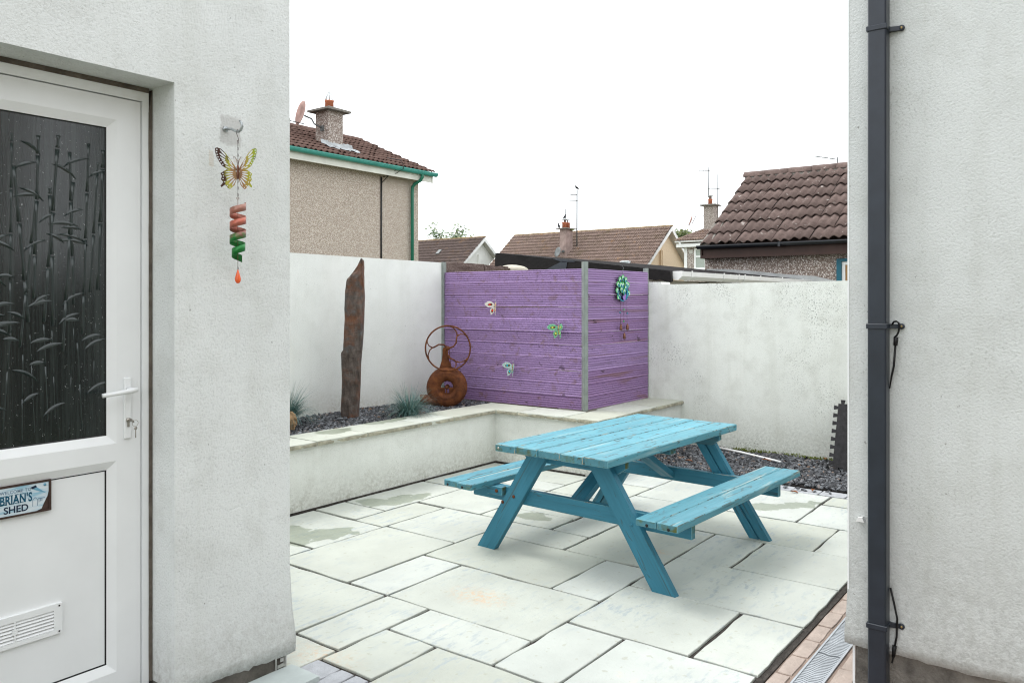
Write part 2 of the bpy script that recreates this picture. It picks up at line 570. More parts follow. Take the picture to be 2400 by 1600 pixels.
# reflective obscured glass: dark room behind
t = NT('door_glass', 0.10, 0.6)
n = t.noise(240.0, detail=2)
sk = t.ramp(t.noise(1.0, t.scale(t.oc(), (75.0, 75.0, 2.2)), 4, 0.7), [(0.45, 0.0), (0.75, 1.0)])
spk = t.ramp(t.noise(160.0, detail=1), [(0.74, 0.0), (0.76, 1.0)])
gc = t.mix(sk, t.mix(t.noise(3.0), c4(0.006, 0.010, 0.010), c4(0.012, 0.018, 0.0175)), c4(0.032, 0.042, 0.040))
M['door_glass'] = t.end(t.mix(t.math('MULTIPLY', spk, 0.5), gc, c4(0.4, 0.42, 0.42)), nrm=t.bump(n, 0.0006, 0.35))
t = NT('glass_relief', 0.20, 0.6)
M['glass_relief'] = t.end(c4(0.016, 0.026, 0.025), nrm=t.bump(t.noise(300.0, detail=1), 0.0005, 0.3))

# paving slab: pale riven sandstone
SLAB_WET = [(3.22, 4.30, 0.16, 0.17, 0.0), (3.37, 4.04, 0.19, 0.14, -0.5), (3.13, 4.12, 0.09, 0.17, 0.0), (4.10, 4.38, 0.12, 0.15, 0.0), (4.30, 4.27, 0.27, 0.10, -0.3),
            (4.49, 3.21, 0.085, 0.115, 0.0), (5.70, 2.03, 0.19, 0.09, -0.75), (5.93, 1.83, 0.20, 0.07, -0.6), (4.82, 3.09, 0.12, 0.09, 0.0)]
COPING_WET = [(4.07, 4.80, 0.18, 0.11, 0.0), (4.66, 4.87, 0.26, 0.085, 0.0)]
def slab_mat(key, col, moreblue=0.25, wet=()):
    t = NT(key, 0.62, 0.25)
    p = t.pos()
    big = t.noise(2.1, p, 5, 0.6)
    c = t.mix(t.ramp(big, [(0.32, 0.0), (0.72, 1.0)]), c4(*[x * 0.88 for x in col]), c4(*[x * 1.08 for x in col]))
    rr = t.rnd()
    c = t.mix(rr, c, t.mix(1.0, c, c4(0.885, 0.88, 0.82), 'MULTIPLY'))
    st = t.noise(1.0, t.scale(p, (9.0, 26.0, 9.0)), 5, 0.7)
    am = t.math('MULTIPLY', t.ramp(t.noise(1.4, p, 3), [(0.42, 0.0), (0.62, 1.0)]), moreblue)
    c = t.mix(t.math('MULTIPLY', t.ramp(st, [(0.52, 0.0), (0.64, 1.0)]), am), c, c4(0.36, 0.41, 0.43))
    sp = t.ramp(t.noise(26.0, p, 2, 0.4), [(0.665, 0.0), (0.70, 1.0)])
    c = t.mix(t.math('MULTIPLY', sp, 0.38), c, c4(0.36, 0.35, 0.26))
    ye = t.ramp(t.noise(4.2, p, 4, 0.75), [(0.66, 0.0), (0.80, 1.0)])
    c = t.mix(t.math('MULTIPLY', ye, 0.30), c, c4(0.66, 0.52, 0.30))
    # the rust mark on the big slab in front of the table
    for (cx, cy, rx, am2) in ((3.115, 2.56, 0.14, 0.75), (2.19, 2.66, 0.16, 0.45), (4.32, 2.17, 0.06, 0.6)):
        d = t.n('VectorMath', operation='DISTANCE')
        t.l(t.scale(p, (1, 0.6, 0)), d.inputs[0])
        d.inputs[1].default_value = (cx, cy * 0.6, 0)
        f = t.n('MapRange')
        t.l(d.outputs['Value'], f.inputs[0])
        f.inputs[1].default_value = rx
        f.inputs[2].default_value = 0.0
        k = t.math('MULTIPLY', t.math('MULTIPLY', f.outputs[0], t.ramp(t.noise(34.0, p, 4, 0.8), [(0.44, 0.0), (0.66, 1.0)])), am2)
        c = t.mix(k, c, c4(0.66, 0.34, 0.12))
    rgh = t.ramp(big, [(0.3, 0.5), (0.7, 0.7)])
    if wet:
        wn = t.n('TexNoise')
        t.l(p, wn.inputs['Vector'])
        wn.inputs['Scale'].default_value = 8.5
        wn.inputs['Detail'].default_value = 3.0
        wv = t.n('VectorMath', operation='MULTIPLY_ADD')
        t.l(wn.outputs['Color'], wv.inputs[0])
        wv.inputs[1].default_value = (0.26, 0.26, 0.0)
        wv.inputs[2].default_value = (-0.13, -0.13, 0.0)
        ad = t.n('VectorMath', operation='ADD')
        t.l(p, ad.inputs[0])
        t.l(wv.outputs[0], ad.inputs[1])
        tot = None
        for (ex, ey, rx, ry, ro) in wet:
            mp = t.n('Mapping', vector_type='TEXTURE')
            t.l(ad.outputs[0], mp.inputs[0])
            mp.inputs['Location'].default_value = (ex, ey, 0)
            mp.inputs['Rotation'].default_value = (0, 0, ro)
            mp.inputs['Scale'].default_value = (rx, ry, 1e6)
            ln = t.n('VectorMath', operation='LENGTH')
            t.l(mp.outputs[0], ln.inputs[0])
            tot = ln.outputs['Value'] if tot is None else t.math('MINIMUM', tot, ln.outputs['Value'])
        wm = t.ramp(tot, [(0.93, 1.0), (1.0, 0.0)])
        c = t.mix(wm, c, t.mix(1.0, c, c4(0.61, 0.64, 0.57), 'MULTIPLY'))
        rgh = t.mix(wm, rgh, c4(0.30, 0.30, 0.30))
    nb = t.bump(t.noise(9.0, p, 6, 0.65), 0.010, 0.6)
    nb = t.bump(t.noise(120.0, p, 3), 0.0012, 0.6, nb)
    M[key] = t.end(c, rough=rgh, nrm=nb)
slab_mat('slab', (0.55, 0.575, 0.54), 0.85, SLAB_WET)
slab_mat('coping', (0.55, 0.57, 0.51), 0.1, COPING_WET)
plain('slab_edge', (0.36, 0.34, 0.26), 0.9, var=0.5, sc=16, bump=0.004)
plain('joint', (0.050, 0.043, 0.038), 0.95, var=0.4, sc=40, bump=0.006, bsc=150)
plain('wet_slab', (0.36, 0.385, 0.315), 0.3, spec=0.5, var=0.10, sc=9)
plain('grey_sett', (0.40, 0.41, 0.43), 0.8, var=0.14, sc=20, bump=0.003, bsc=120)
plain('tan_sett', (0.42, 0.345, 0.30), 0.8, var=0.16, sc=14, bump=0.004, bsc=90)
plain('tan_mortar', (0.27, 0.205, 0.17), 0.9, var=0.25, sc=12, bump=0.004, bsc=90)
plain('threshold', (0.46, 0.505, 0.49), 0.7, var=0.1, sc=12)
plain('dark_mortar', (0.055, 0.048, 0.042), 0.95, var=0.5, sc=30, bump=0.01, bsc=80)

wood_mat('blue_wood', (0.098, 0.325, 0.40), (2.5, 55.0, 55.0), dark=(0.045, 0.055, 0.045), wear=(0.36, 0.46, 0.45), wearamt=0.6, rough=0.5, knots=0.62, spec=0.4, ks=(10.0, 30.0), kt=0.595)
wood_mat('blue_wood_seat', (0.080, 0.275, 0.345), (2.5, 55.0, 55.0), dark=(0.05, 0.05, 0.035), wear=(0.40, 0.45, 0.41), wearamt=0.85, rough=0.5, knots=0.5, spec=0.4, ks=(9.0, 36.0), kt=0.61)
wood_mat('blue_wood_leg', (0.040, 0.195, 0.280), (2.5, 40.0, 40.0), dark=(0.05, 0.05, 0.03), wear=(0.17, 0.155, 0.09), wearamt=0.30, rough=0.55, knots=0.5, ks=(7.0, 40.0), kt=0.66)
wood_mat('blue_worn_edge', (0.13, 0.33, 0.39), (9.0, 40.0, 40.0), dark=(0.06, 0.06, 0.04), wear=(0.36, 0.34, 0.27), wearamt=0.95, rough=0.7, knots=0.7, ks=(14.0, 14.0), kt=0.56)
wood_mat('blue_endgrain', (0.075, 0.22, 0.27), (30.0, 30.0, 30.0), dark=(0.06, 0.06, 0.025), wear=(0.09, 0.10, 0.03), wearamt=0.95, rough=0.7, knots=0.8, moss=0.8)
wood_mat('purple_wood', (0.385, 0.255, 0.485), (1.6, 60.0, 60.0), dark=(0.05, 0.028, 0.035), wear=(0.25, 0.155, 0.14), wearamt=0.5, rough=0.6, knots=0.6, ks=(4.5, 11.0), kt=0.68)
wood_mat('purple_wood_stained', (0.335, 0.205, 0.405), (1.6, 60.0, 60.0), dark=(0.055, 0.03, 0.02), wear=(0.26, 0.14, 0.10), wearamt=0.6, rough=0.6, knots=0.75, ks=(4.5, 11.0), kt=0.66)
plain('galv', (0.28, 0.31, 0.29), 0.5, 0.35, var=0.18, sc=14)

t = NT('rust', 0.8, 0.2)
n = t.noise(14.0, detail=5, rough=0.7)
c = t.ramp(n, [(0.25, c4(0.045, 0.017, 0.010)), (0.45, c4(0.115, 0.040, 0.018)), (0.62, c4(0.19, 0.066, 0.024)), (0.8, c4(0.26, 0.105, 0.035))])
M['rust'] = t.end(c, nrm=t.bump(t.noise(110.0, detail=3), 0.002))

t = NT('slate', 0.7, 0.3)
v = t.scale(t.oc(), (22.0, 22.0, 9.0))
n = t.noise(1.0, v, 5, 0.65)
n2 = t.noise(2.6, detail=4, rough=0.65)
c = t.ramp(n, [(0.25, c4(0.030, 0.024, 0.020)), (0.5, c4(0.085, 0.066, 0.056)), (0.75, c4(0.16, 0.13, 0.115))])
c = t.mix(t.ramp(n2, [(0.48, 0.0), (0.62, 1.0)]), c, c4(0.15, 0.052, 0.018))
c = t.mix(t.math('MULTIPLY', t.ramp(t.noise(3.7, detail=4, rough=0.7), [(0.56, 0.0), (0.66, 1.0)]), 0.8), c, c4(0.105, 0.12, 0.125))
M['slate'] = t.end(c, nrm=t.bump(n, 0.012))

t = NT('gravel', 0.55, 0.4)
i = t.island()
M['gravel'] = t.end(t.ramp(i, [(0.0, c4(0.018, 0.018, 0.020)), (0.40, c4(0.045, 0.046, 0.052)), (0.70, c4(0.10, 0.105, 0.115)), (0.93, c4(0.21, 0.22, 0.235)), (1.0, c4(0.26, 0.17, 0.12))]),
                    rough=t.ramp(i, [(0.0, 0.35), (1.0, 0.75)]), nrm=t.bump(t.noise(150.0, detail=2), 0.002))
t = NT('fescue', 0.6, 0.25)
M['fescue'] = t.end(t.ramp(t.island(), [(0.0, c4(0.03, 0.08, 0.07)), (0.5, c4(0.10, 0.20, 0.185)), (0.85, c4(0.20, 0.32, 0.30)), (1.0, c4(0.30, 0.29, 0.18))]))
t = NT('foliage', 0.6, 0.25)
M['foliage'] = t.end(t.ramp(t.island(), [(0.0, c4(0.035, 0.060, 0.018)), (0.55, c4(0.085, 0.125, 0.030)), (1.0, c4(0.17, 0.175, 0.045))]))
t = NT('foliage_light', 0.6, 0.25)
M['foliage_light'] = t.end(t.ramp(t.island(), [(0.0, c4(0.07, 0.13, 0.05)), (0.6, c4(0.13, 0.20, 0.09)), (1.0, c4(0.24, 0.25, 0.12))]))

t = NT('brown_block', 0.95, 0.1)
p = t.pos()
n = t.noise(70.0, p, 4, 0.75)
c = t.ramp(n, [(0.3, c4(0.06, 0.04, 0.033)), (0.5, c4(0.15, 0.11, 0.095)), (0.7, c4(0.27, 0.215, 0.19))])
M['brown_block'] = t.end(c, nrm=t.bump(n, 0.012))

pebble_mat('pebble_tan', [(0.38, 0.31, 0.255), (0.54, 0.465, 0.395), (0.65, 0.585, 0.515), (0.76, 0.71, 0.64)], 58.0, 0.005)
pebble_mat('pebble_grey', [(0.25, 0.19, 0.16), (0.43, 0.365, 0.325), (0.60, 0.545, 0.50), (0.76, 0.72, 0.68)], 50.0, 0.006)
pebble_mat('pebble_far', [(0.30, 0.255, 0.225), (0.42, 0.375, 0.34), (0.54, 0.49, 0.455)], 14.0, 0.010)
tile_mat('tile_house', (0.145, 0.088, 0.072), 0.25, (0.40, 0.32, 0.25))
tile_mat('tile_annexe', (0.160, 0.115, 0.102), 0.5, (0.55, 0.51, 0.47), sc=9.0)
tile_mat('tile_far', (0.225, 0.165, 0.140), 0.6, (0.36, 0.27, 0.21), orange=0.35, moss=0.45, sc=6.0)
tile_mat('tile_far_dark', (0.135, 0.102, 0.092), 0.5, (0.30, 0.23, 0.19), orange=0.25, moss=0.2, sc=6.0)
tile_mat('ridge_lichen', (0.25, 0.175, 0.085), 0.6, (0.42, 0.30, 0.12), orange=0.6, sc=8.0)

# butterfly lacquer: brown edge through ochre to lime (used on the wind chime wings)
t = NT('wing_lacquer', 0.35, 0.4)
xyz = t.sep(t.oc())
f = t.math('ADD', t.math('MULTIPLY', t.math('ABSOLUTE', xyz[0]), 9.0), t.math('MULTIPLY', t.noise(60.0, detail=3), 0.5))
c = t.ramp(f, [(0.20, c4(0.20, 0.12, 0.075)), (0.45, c4(0.42, 0.22, 0.10)), (0.60, c4(0.46, 0.42, 0.05)), (0.80, c4(0.30, 0.42, 0.03)), (0.95, c4(0.060, 0.026, 0.018))])
M['wing_lacquer'] = t.end(c, metal=0.2)
t = NT('wing_dark', 0.45, 0.35)
f = t.math('ADD', t.math('MULTIPLY', t.math('ABSOLUTE', t.sep(t.oc())[0]), 9.0), t.math('MULTIPLY', t.noise(60.0, detail=3), 0.5))
M['wing_dark'] = t.end(t.ramp(f, [(0.2, c4(0.22, 0.13, 0.08)), (0.42, c4(0.40, 0.24, 0.11)), (0.56, c4(0.44, 0.44, 0.07)), (0.68, c4(0.062, 0.028, 0.020))]), metal=0.2)
t = NT('spiral_lacquer', 0.32, 0.5)
z = t.sep(t.oc())[2]
f = t.math('ADD', t.math('MULTIPLY', z, 4.0), t.math('MULTIPLY', t.math('SUBTRACT', t.noise(45.0, detail=4, rough=0.7), 0.5), 0.35))
c = t.ramp(f, [(0.0, c4(0.008, 0.16, 0.025)), (0.34, c4(0.015, 0.20, 0.04)), (0.44, c4(0.22, 0.10, 0.075)), (0.62, c4(0.52, 0.14, 0.09)), (0.80, c4(0.34, 0.16, 0.12)), (0.98, c4(0.55, 0.36, 0.28))])
M['spiral_lacquer'] = t.end(c, metal=0.25)
# ------------------------------------------------------------------ ground and paving
g = MB().add([(-300, -300, -0.06), (300, -300, -0.06), (300, 300, -0.06), (-300, 300, -0.06)], [(0, 1, 2, 3)])
solo('ground', g, 'field_ground', 'open ground around the yard and under the houses', 'ground', (0, 0, -0.06), kind='structure')

patio = solo('patio', MB().box(0.9, 6.49, 1.112, 4.60, -0.05, -0.010), 'joint', 'patio of pale sandstone slabs with dark joints', 'patio', kind='structure')
RECTS = [(2.845, 3.43, 2.04, 2.95), (2.845, 3.43, 2.95, 3.25), (2.26, 2.845, 2.95, 3.86), (2.27, 2.845, 2.65, 2.95), (2.555, 2.845, 2.04, 2.65),
         (2.172, 2.555, 2.34, 2.65), (1.72, 2.27, 2.65, 2.95), (1.72, 2.26, 2.95, 3.86), (1.70, 2.555, 1.73, 2.34), (2.555, 3.12, 1.73, 2.04), (2.26, 3.12, 1.125, 1.73),
         (1.40, 2.26, 1.125, 1.73), (3.12, 3.715, 1.42, 2.04), (3.12, 3.715, 1.125, 1.42), (3.715, 4.30, 1.125, 2.04), (4.30, 4.875, 1.72, 2.04),
         (4.30, 4.875, 1.125, 1.72), (4.875, 5.455, 1.43, 2.34), (5.455, 6.31, 1.715, 2.34), (5.455, 6.035, 1.125, 1.715), (6.035, 6.31, 1.125, 1.715),
         (4.875, 5.455, 1.125, 1.43), (3.43, 4.005, 2.34, 3.25), (3.43, 4.005, 2.04, 2.34), (4.005, 4.31, 2.64, 3.25), (4.005, 4.875, 2.04, 2.64),
         (4.31, 4.60, 2.94, 3.545), (4.31, 4.875, 2.64, 2.94), (4.60, 5.165, 2.94, 3.545), (3.69, 3.98, 4.14, 4.575), (3.98, 4.83, 4.14, 4.575),
         (3.69, 4.29, 3.86, 4.14), (3.11, 3.69, 3.86, 4.575), (2.845, 3.715, 3.25, 3.86), (3.715, 4.31, 3.25, 3.86), (4.31, 5.165, 3.545, 4.14),
         (4.83, 5.42, 4.14, 4.575), (5.165, 5.42, 3.545, 4.14), (5.42, 5.79, 3.545, 4.575), (5.165, 5.745, 2.94, 3.545), (4.875, 5.455, 2.34, 2.94),
         (5.455, 6.31, 2.34, 2.94), (5.745, 6.31, 2.94, 3.48), (2.26, 3.11, 3.86, 4.575), (1.40, 2.26, 3.86, 4.575)]
RECTS = [r for r in RECTS if r != (4.29, 4.31, 3.86, 4.14)]
def slab_mb(x0, x1, y0, y1, z0, z1, gap=0.0080, jit=0.0035, step=0.11, rnd=random):
    x0 += gap * rnd.uniform(0.5, 1.4); x1 -= gap * rnd.uniform(0.5, 1.4); y0 += gap * rnd.uniform(0.5, 1.4); y1 -= gap * rnd.uniform(0.5, 1.4)
    cs = [(x0, y0), (x1, y0), (x1, y1), (x0, y1)]
    per = []
    for i in range(4):
        a, b = cs[i], cs[(i + 1) % 4]
        L = math.hypot(b[0] - a[0], b[1] - a[1])
        n = max(3, int(L / step))
        for k in range(n):
            t = k / n
            j = rnd.gauss(0, jit)
            px, py = a[0] + (b[0] - a[0]) * t, a[1] + (b[1] - a[1]) * t
            nx, ny = (b[1] - a[1]) / L, -(b[0] - a[0]) / L
            if k == 0:
                px += rnd.uniform(0.001, 0.004) * (1 if px < (x0 + x1) / 2 else -1)
                py += rnd.uniform(0.001, 0.004) * (1 if py < (y0 + y1) / 2 else -1)
                j = 0
            per.append((px + nx * min(j, 0.003), py + ny * min(j, 0.003)))
    cx, cy = (x0 + x1) / 2, (y0 + y1) / 2
    n = len(per)
    tilt = (rnd.gauss(0, 0.0012), rnd.gauss(0, 0.0012))
    hz = lambda p: z1 + (p[0] - cx) * tilt[0] + (p[1] - cy) * tilt[1]
    top = []
    for p in per:
        d = math.hypot(cx - p[0], cy - p[1])
        q = (p[0] + (cx - p[0]) / d * 0.0025, p[1] + (cy - p[1]) / d * 0.0025)
        top.append((q[0], q[1], hz(q)))
    edge = [(p[0], p[1], hz(p) - 0.0025) for p in per]
    bot = [(p[0], p[1], z0) for p in per]
    mb = MB()
    fs = [tuple(range(n))]
    fs += [(i, i + n, (i + 1) % n + n, (i + 1) % n)[::-1] for i in range(n)]
    fs += [(i + n, i + 2 * n, (i + 1) % n + 2 * n, (i + 1) % n + n)[::-1] for i in range(n)]
    return mb.add(top + edge + bot, [f if k == 0 else f[::-1] for k, f in enumerate(fs)])
for (x0, x1, y0, y1) in RECTS:
    part('slab', slab_mb(x0, x1, y0, y1, -0.045, random.uniform(-0.0015, 0.0015)), 'slab', patio)
# grey setts: a row against the gravel strip and three by the shed door
y = 3.42
while y > 0.6:
    w = random.choice((0.19, 0.2, 0.21, 0.17))
    part('sett', slab_mb(6.315, 6.475, y - w, y, -0.045, 0.002 + random.uniform(-0.002, 0.002), 0.004, 0.002, 0.05), 'grey_sett', patio)
    y -= w
for (a, b) in ((2.505, 2.655), (2.42, 2.505), (2.335, 2.42), (2.25, 2.335)):
    part('sett', slab_mb(2.045 if a > 2.45 else 1.9, 2.165, a, b, -0.045, 0.001, 0.004, 0.002, 0.05), 'grey_sett', patio)
solo('door_step', slab_mb(1.0, 2.043, 2.49, 2.668, -0.04, 0.022, 0.0, 0.002), 'threshold', 'pale grey green step slab in front of the shed door', 'step', kind='structure')

# path with brick edging and a channel drain beside the right house
path = solo('path', MB().box(0.9, 7.3, 0.0, 0.902, -0.055, -0.006).box(0.9, 7.3, 1.013, 1.098, -0.055, -0.010), 'tan_mortar', 'tan mortar path beside the right house', 'path', kind='structure')
part('mortar_strip', MB().box(0.9, 6.3, 1.099, 1.1115, -0.055, -0.004), 'dark_mortar', path)
x = 1.6
while x < 6.2:
    w = random.choice((0.2, 0.2, 0.19, 0.21))
    part('edging_brick', slab_mb(x, x + w, 1.022, 1.098, -0.045, -0.004 + random.uniform(-0.002, 0.002), 0.006, 0.0015, 0.06), 'tan_sett', path)
    x += w
x = 3.0
while x < 6.2:
    part('path_slab', slab_mb(x, x + 0.4, 0.815, 0.895, -0.045, -0.001, 0.004, 0.003), 'tan_sett', path)
    x += 0.4
drain = thing('channel_drain', 'grey channel drain with wavy slotted grating along the paving edge', 'drain', (3.5, 0.957, -0.05))
part('channel', MB().box(1.5, 6.2, 0.905, 1.011, -0.055, -0.022), 'drain_dark', drain)
part('rail', MB().box(1.5, 6.2, 0.9035, 0.9125, -0.03, 0.001), 'drain_grey', drain)
part('rail', MB().box(1.5, 6.2, 1.0035, 1.0115, -0.03, 0.001), 'drain_grey', drain)
x = 2.5
while x < 5.5:
    mb = MB()
    k = 0
    while k < 30:
        xx = x + 0.006 + k * 0.0163
        n = 10
        vs = []
        for i in range(n + 1):
            yy = 0.9128 + (1.0032 - 0.9128) * i / n
            w = 0.0045 * math.sin(i / n * math.pi * 3)
            vs += [(xx + w, yy, -0.002), (xx + w + 0.0098, yy, -0.002), (xx + w, yy, -0.016), (xx + w + 0.0098, yy, -0.016)]
        fs = []
        for i in range(n):
            a = i * 4; b = a + 4
            fs += [(a, a + 1, b + 1, b), (a + 2, a, b, b + 2), (a + 1, a + 3, b + 3, b + 1)]
        mb.add(vs, fs)
        k += 1
    part('grating', mb, 'drain_grey', drain)['kind'] = 'stuff'
    x += 0.5

# ------------------------------------------------------------------ the shed on the left with its door
VL, UC = 2.68, 2.04                 # front face, right corner
VD = 2.84                           # face of the door leaf
shed = thing('garden_shed', 'white rendered shed on the left with a half glazed white door', 'shed', (1.0, 2.68, 0))
J0, J1, HEAD = 0.50, 1.54, 2.28
wl = [(-4, 0.10), (J0, 0.10), (J0, HEAD), (J1, HEAD), (J1, 0.10), (UC, 0.10), (UC, 3.05), (-4, 3.05)]
part('wall', MB().prism(wl, VL, 2.98, 'y'), 'render_shed', shed)
part('side_wall', MB().box(1.70, UC - 0.001, 2.981, 7.5, -0.05, 3.04), 'render_shed', shed)
part('plinth', MB().box(J1 + 0.005, UC - 0.012, VL + 0.028, 2.97, -0.06, 0.099).box(-4, J0 - 0.005, VL + 0.028, 2.97, -0.06, 0.099), 'concrete_plinth', shed)
# belled render drip above the plinth, rough lower edge
mb = MB()
xs = [J1 + (UC + 0.018 - J1) * i / 26 for i in range(27)]
vs = []
for i, x in enumerate(xs):
    e = 0.018 * mnoise.noise((x * 14, 3.1, 0)) + 0.012 * mnoise.noise((x * 40, 1.1, 0)) - 0.028 * (i / 26)
    o = (0.016 + 0.006 * mnoise.noise((x * 11, 7.0, 0))) * min(1.0, (x - J1) / 0.07) - 0.001 * (i == 0)
    vs += [(min(x, UC + 0.002), VL + 0.002, 0.42), (min(x, UC + 0.008), VL - 0.25 * o, 0.26), (x, VL - o, 0.135 + e * 0.3), (x, VL - o + 0.004, 0.092 + e), (x, VL + 0.05, 0.088 + e)]
fs = []
for i in range(26):
    for k in range(4):
        a = i * 5 + k
        fs.append((a, a + 5, a + 6, a + 1)[::-1])
e = len(vs)
vs2 = [(v[0], 2.975, v[2]) for v in vs[-5:]]
fs += [(e - 5 + k, e - 4 + k, e + k + 1, e + k) for k in range(4)]
part('render_drip', mb.add(vs + vs2, fs, True), 'render_shed', shed)
# bare metal corner bead showing at the foot of the corner
mb = MB().box(UC - 0.010, UC - 0.006, VL + 0.012, VL + 0.030, -0.01, 0.09).box(UC - 0.055, UC - 0.010, VL + 0.020, VL + 0.024, 0.055, 0.062)
mb.box(UC - 0.055, UC - 0.048, VL + 0.020, VL + 0.024, -0.005, 0.055).box(UC - 0.045, UC - 0.010, VL + 0.020, VL + 0.024, 0.008, 0.022).box(UC - 0.030, UC - 0.012, VL + 0.021, VL + 0.025, 0.030, 0.045)
part('corner_bead', mb, 'bead_metal', shed)
part('sealant', MB().prism([(J1 - 0.012 + 0.004 * mnoise.noise((z * 9.0, 0, 0)), z) for z in [0.1 + 0.11 * i for i in range(20)]] + [(J1 - 0.001, 2.275), (J1 - 0.001, 0.1)], VD - 0.012, VD + 0.03, 'y')
     .box(J0, J1 - 0.013, VD - 0.010, VD + 0.03, 2.262, 2.279), 'sealant', shed)
part('roof', MB().box(-4.1, UC + 0.02, VL - 0.02, 7.6, 3.051, 3.16), 'black_board', shed)
part('room', MB().box(-3.9, 1.69, 3.0, 7.4, 0.0, 0.05), 'soil', shed)

def ring(x0, x1, z0, z1, ix0, ix1, iz0, iz1, y_out, y_in):
    """mitred four sided ring between an outer and an inner rectangle"""
    v = [(x0, y_out, z0), (x1, y_out, z0), (x1, y_out, z1), (x0, y_out, z1), (ix0, y_in, iz0), (ix1, y_in, iz0), (ix1, y_in, iz1), (ix0, y_in, iz1)]
    return MB().add(v, [(0, 1, 5, 4), (1, 2, 6, 5), (2, 3, 7, 6), (3, 0, 4, 7)])
door = part('door', MB().box(0.60, 0.69, VD, 2.90, 0.05, 2.224).box(1.413, 1.50, VD, 2.90, 0.05, 2.224).box(0.69, 1.413, VD, 2.90, 2.145, 2.224)
            .box(0.69, 1.413, VD, 2.90, 0.928, 0.99).box(0.69, 1.413, VD, 2.90, 0.05, 0.176), 'upvc', shed)
door['label'] = 'white plastic door, upper half of obscured glass with a bamboo pattern'
part('door_frame', MB().box(1.504, 1.528, VD - 0.006, 2.93, 0.03, 2.262).box(0.51, 0.596, VD - 0.006, 2.93, 0.03, 2.262).box(0.596, 1.504, VD - 0.006, 2.93, 2.228, 2.262), 'upvc', shed)
for zz0, zz1 in ((0.99, 2.145), (0.176, 0.928)):
    part('glazing_bead', ring(0.69, 1.413, zz0, zz1, 0.72, 1.383, zz0 + 0.03, zz1 - 0.03, VD, VD + 0.014), 'upvc', door)
    part('gasket', ring(0.72, 1.383, zz0 + 0.03, zz1 - 0.03, 0.7235, 1.3785, zz0 + 0.0345, zz1 - 0.0345, VD + 0.0142, VD + 0.0175), 'gasket', door)
part('glass_pane', MB().box(0.70, 1.40, VD + 0.018, VD + 0.036, 1.0, 2.135), 'door_glass', door)
part('lower_panel', MB().box(0.70, 1.40, VD + 0.018, VD + 0.036, 0.19, 0.915), 'upvc', door)
# bamboo moulded into the glass
rg = random.Random(5)
mb = MB()
GY = VD + 0.018
def cane(x, z0, z1, lean, w):
    z = z0
    while z < z1:
        L = min(rg.uniform(0.13, 0.24), z1 - z)
        pts = []
        for i in range(5):
            tt = i / 4
            pts.append((x + lean * (z + L * tt - z0), GY + 0.0005, z + L * tt))
        s0 = len(mb.v)
        mb.tube(pts, [w * 1.3, w * 0.9, w * 0.85, w * 0.9, w * 1.35], 8)
        for q in range(s0, len(mb.v)):
            a_ = mb.v[q]
            mb.v[q] = (a_[0], GY + 0.0004 + (a_[1] - GY) * 0.45, a_[2])
        z += L + 0.006
def frond(x, z, ang, L):
    n = 6
    vs = []
    for i in range(n + 1):
        tt = i / n
        a = ang - tt * 1.1 * (1 if math.cos(ang) > 0 else -1)
        px = x + L * tt * math.cos(ang - 0.5 * tt * (1 if math.cos(ang) > 0 else -1))
        pz = z + L * tt * math.sin(ang) - 0.35 * L * tt * tt
        w = 0.0065 * math.sin(math.pi * min(1, tt * 0.95 + 0.05)) + 0.0006
        vs += [(px, GY - 0.0002, pz + w), (px, GY - 0.0030, pz), (px, GY - 0.0002, pz - w)]
    fs = []
    for i in range(n):
        a = i * 3
        fs += [(a, a + 3, a + 4, a + 1), (a + 1, a + 4, a + 5, a + 2)]
    mb.add(vs, fs, False)
for i in range(22):
    cx = 0.745 + i * 0.0292 + rg.uniform(-0.010, 0.010)
    cane(cx, rg.uniform(1.3, 1.58), rg.uniform(1.85, 2.06), rg.uniform(-0.10, 0.10), rg.uniform(0.0036, 0.0062))
for i in range(16):
    cx = 0.75 + i * 0.039 + rg.uniform(-0.012, 0.012)
    cane(cx, rg.uniform(1.03, 1.1), rg.uniform(1.3, 1.5), rg.uniform(-0.08, 0.08), rg.uniform(0.0018, 0.0030))
for i in range(75):
    frond(rg.uniform(0.76, 1.35), rg.uniform(1.06, 2.03), rg.choice((rg.uniform(0.2, 1.2), math.pi - rg.uniform(0.2, 1.2))), rg.uniform(0.05, 0.10))
part('bamboo_relief', mb, 'glass_relief', door)
# lever handle on its long plate, lock cylinder
mb = MB().cbox(1.436, 1.462, VD - 0.010, VD - 0.0005, 1.003, 1.222, 0.003)
part('handle_plate', mb, 'upvc', door)
mb = MB().tube([(1.449, VD - 0.008, 1.178), (1.449, VD - 0.046, 1.178)], 0.010, 10)
mb.tube([(1.462, VD - 0.050, 1.181), (1.446, VD - 0.051, 1.180), (1.40, VD - 0.052, 1.175), (1.338, VD - 0.052, 1.170)], [0.0085, 0.0095, 0.0082, 0.0078], 8)
part('handle', mb, 'upvc', door)
part('lock_cylinder', MB().lathe([(0.0085, 0), (0.0085, 0.006), (0.0, 0.006)], 14, Matrix.Translation((1.449, VD - 0.0102, 1.070)) @ Matrix.Rotation(R(90), 4, 'X'))
     .box(1.4455, 1.4525, VD - 0.0145, VD - 0.010, 1.046, 1.064), 'chrome', door)
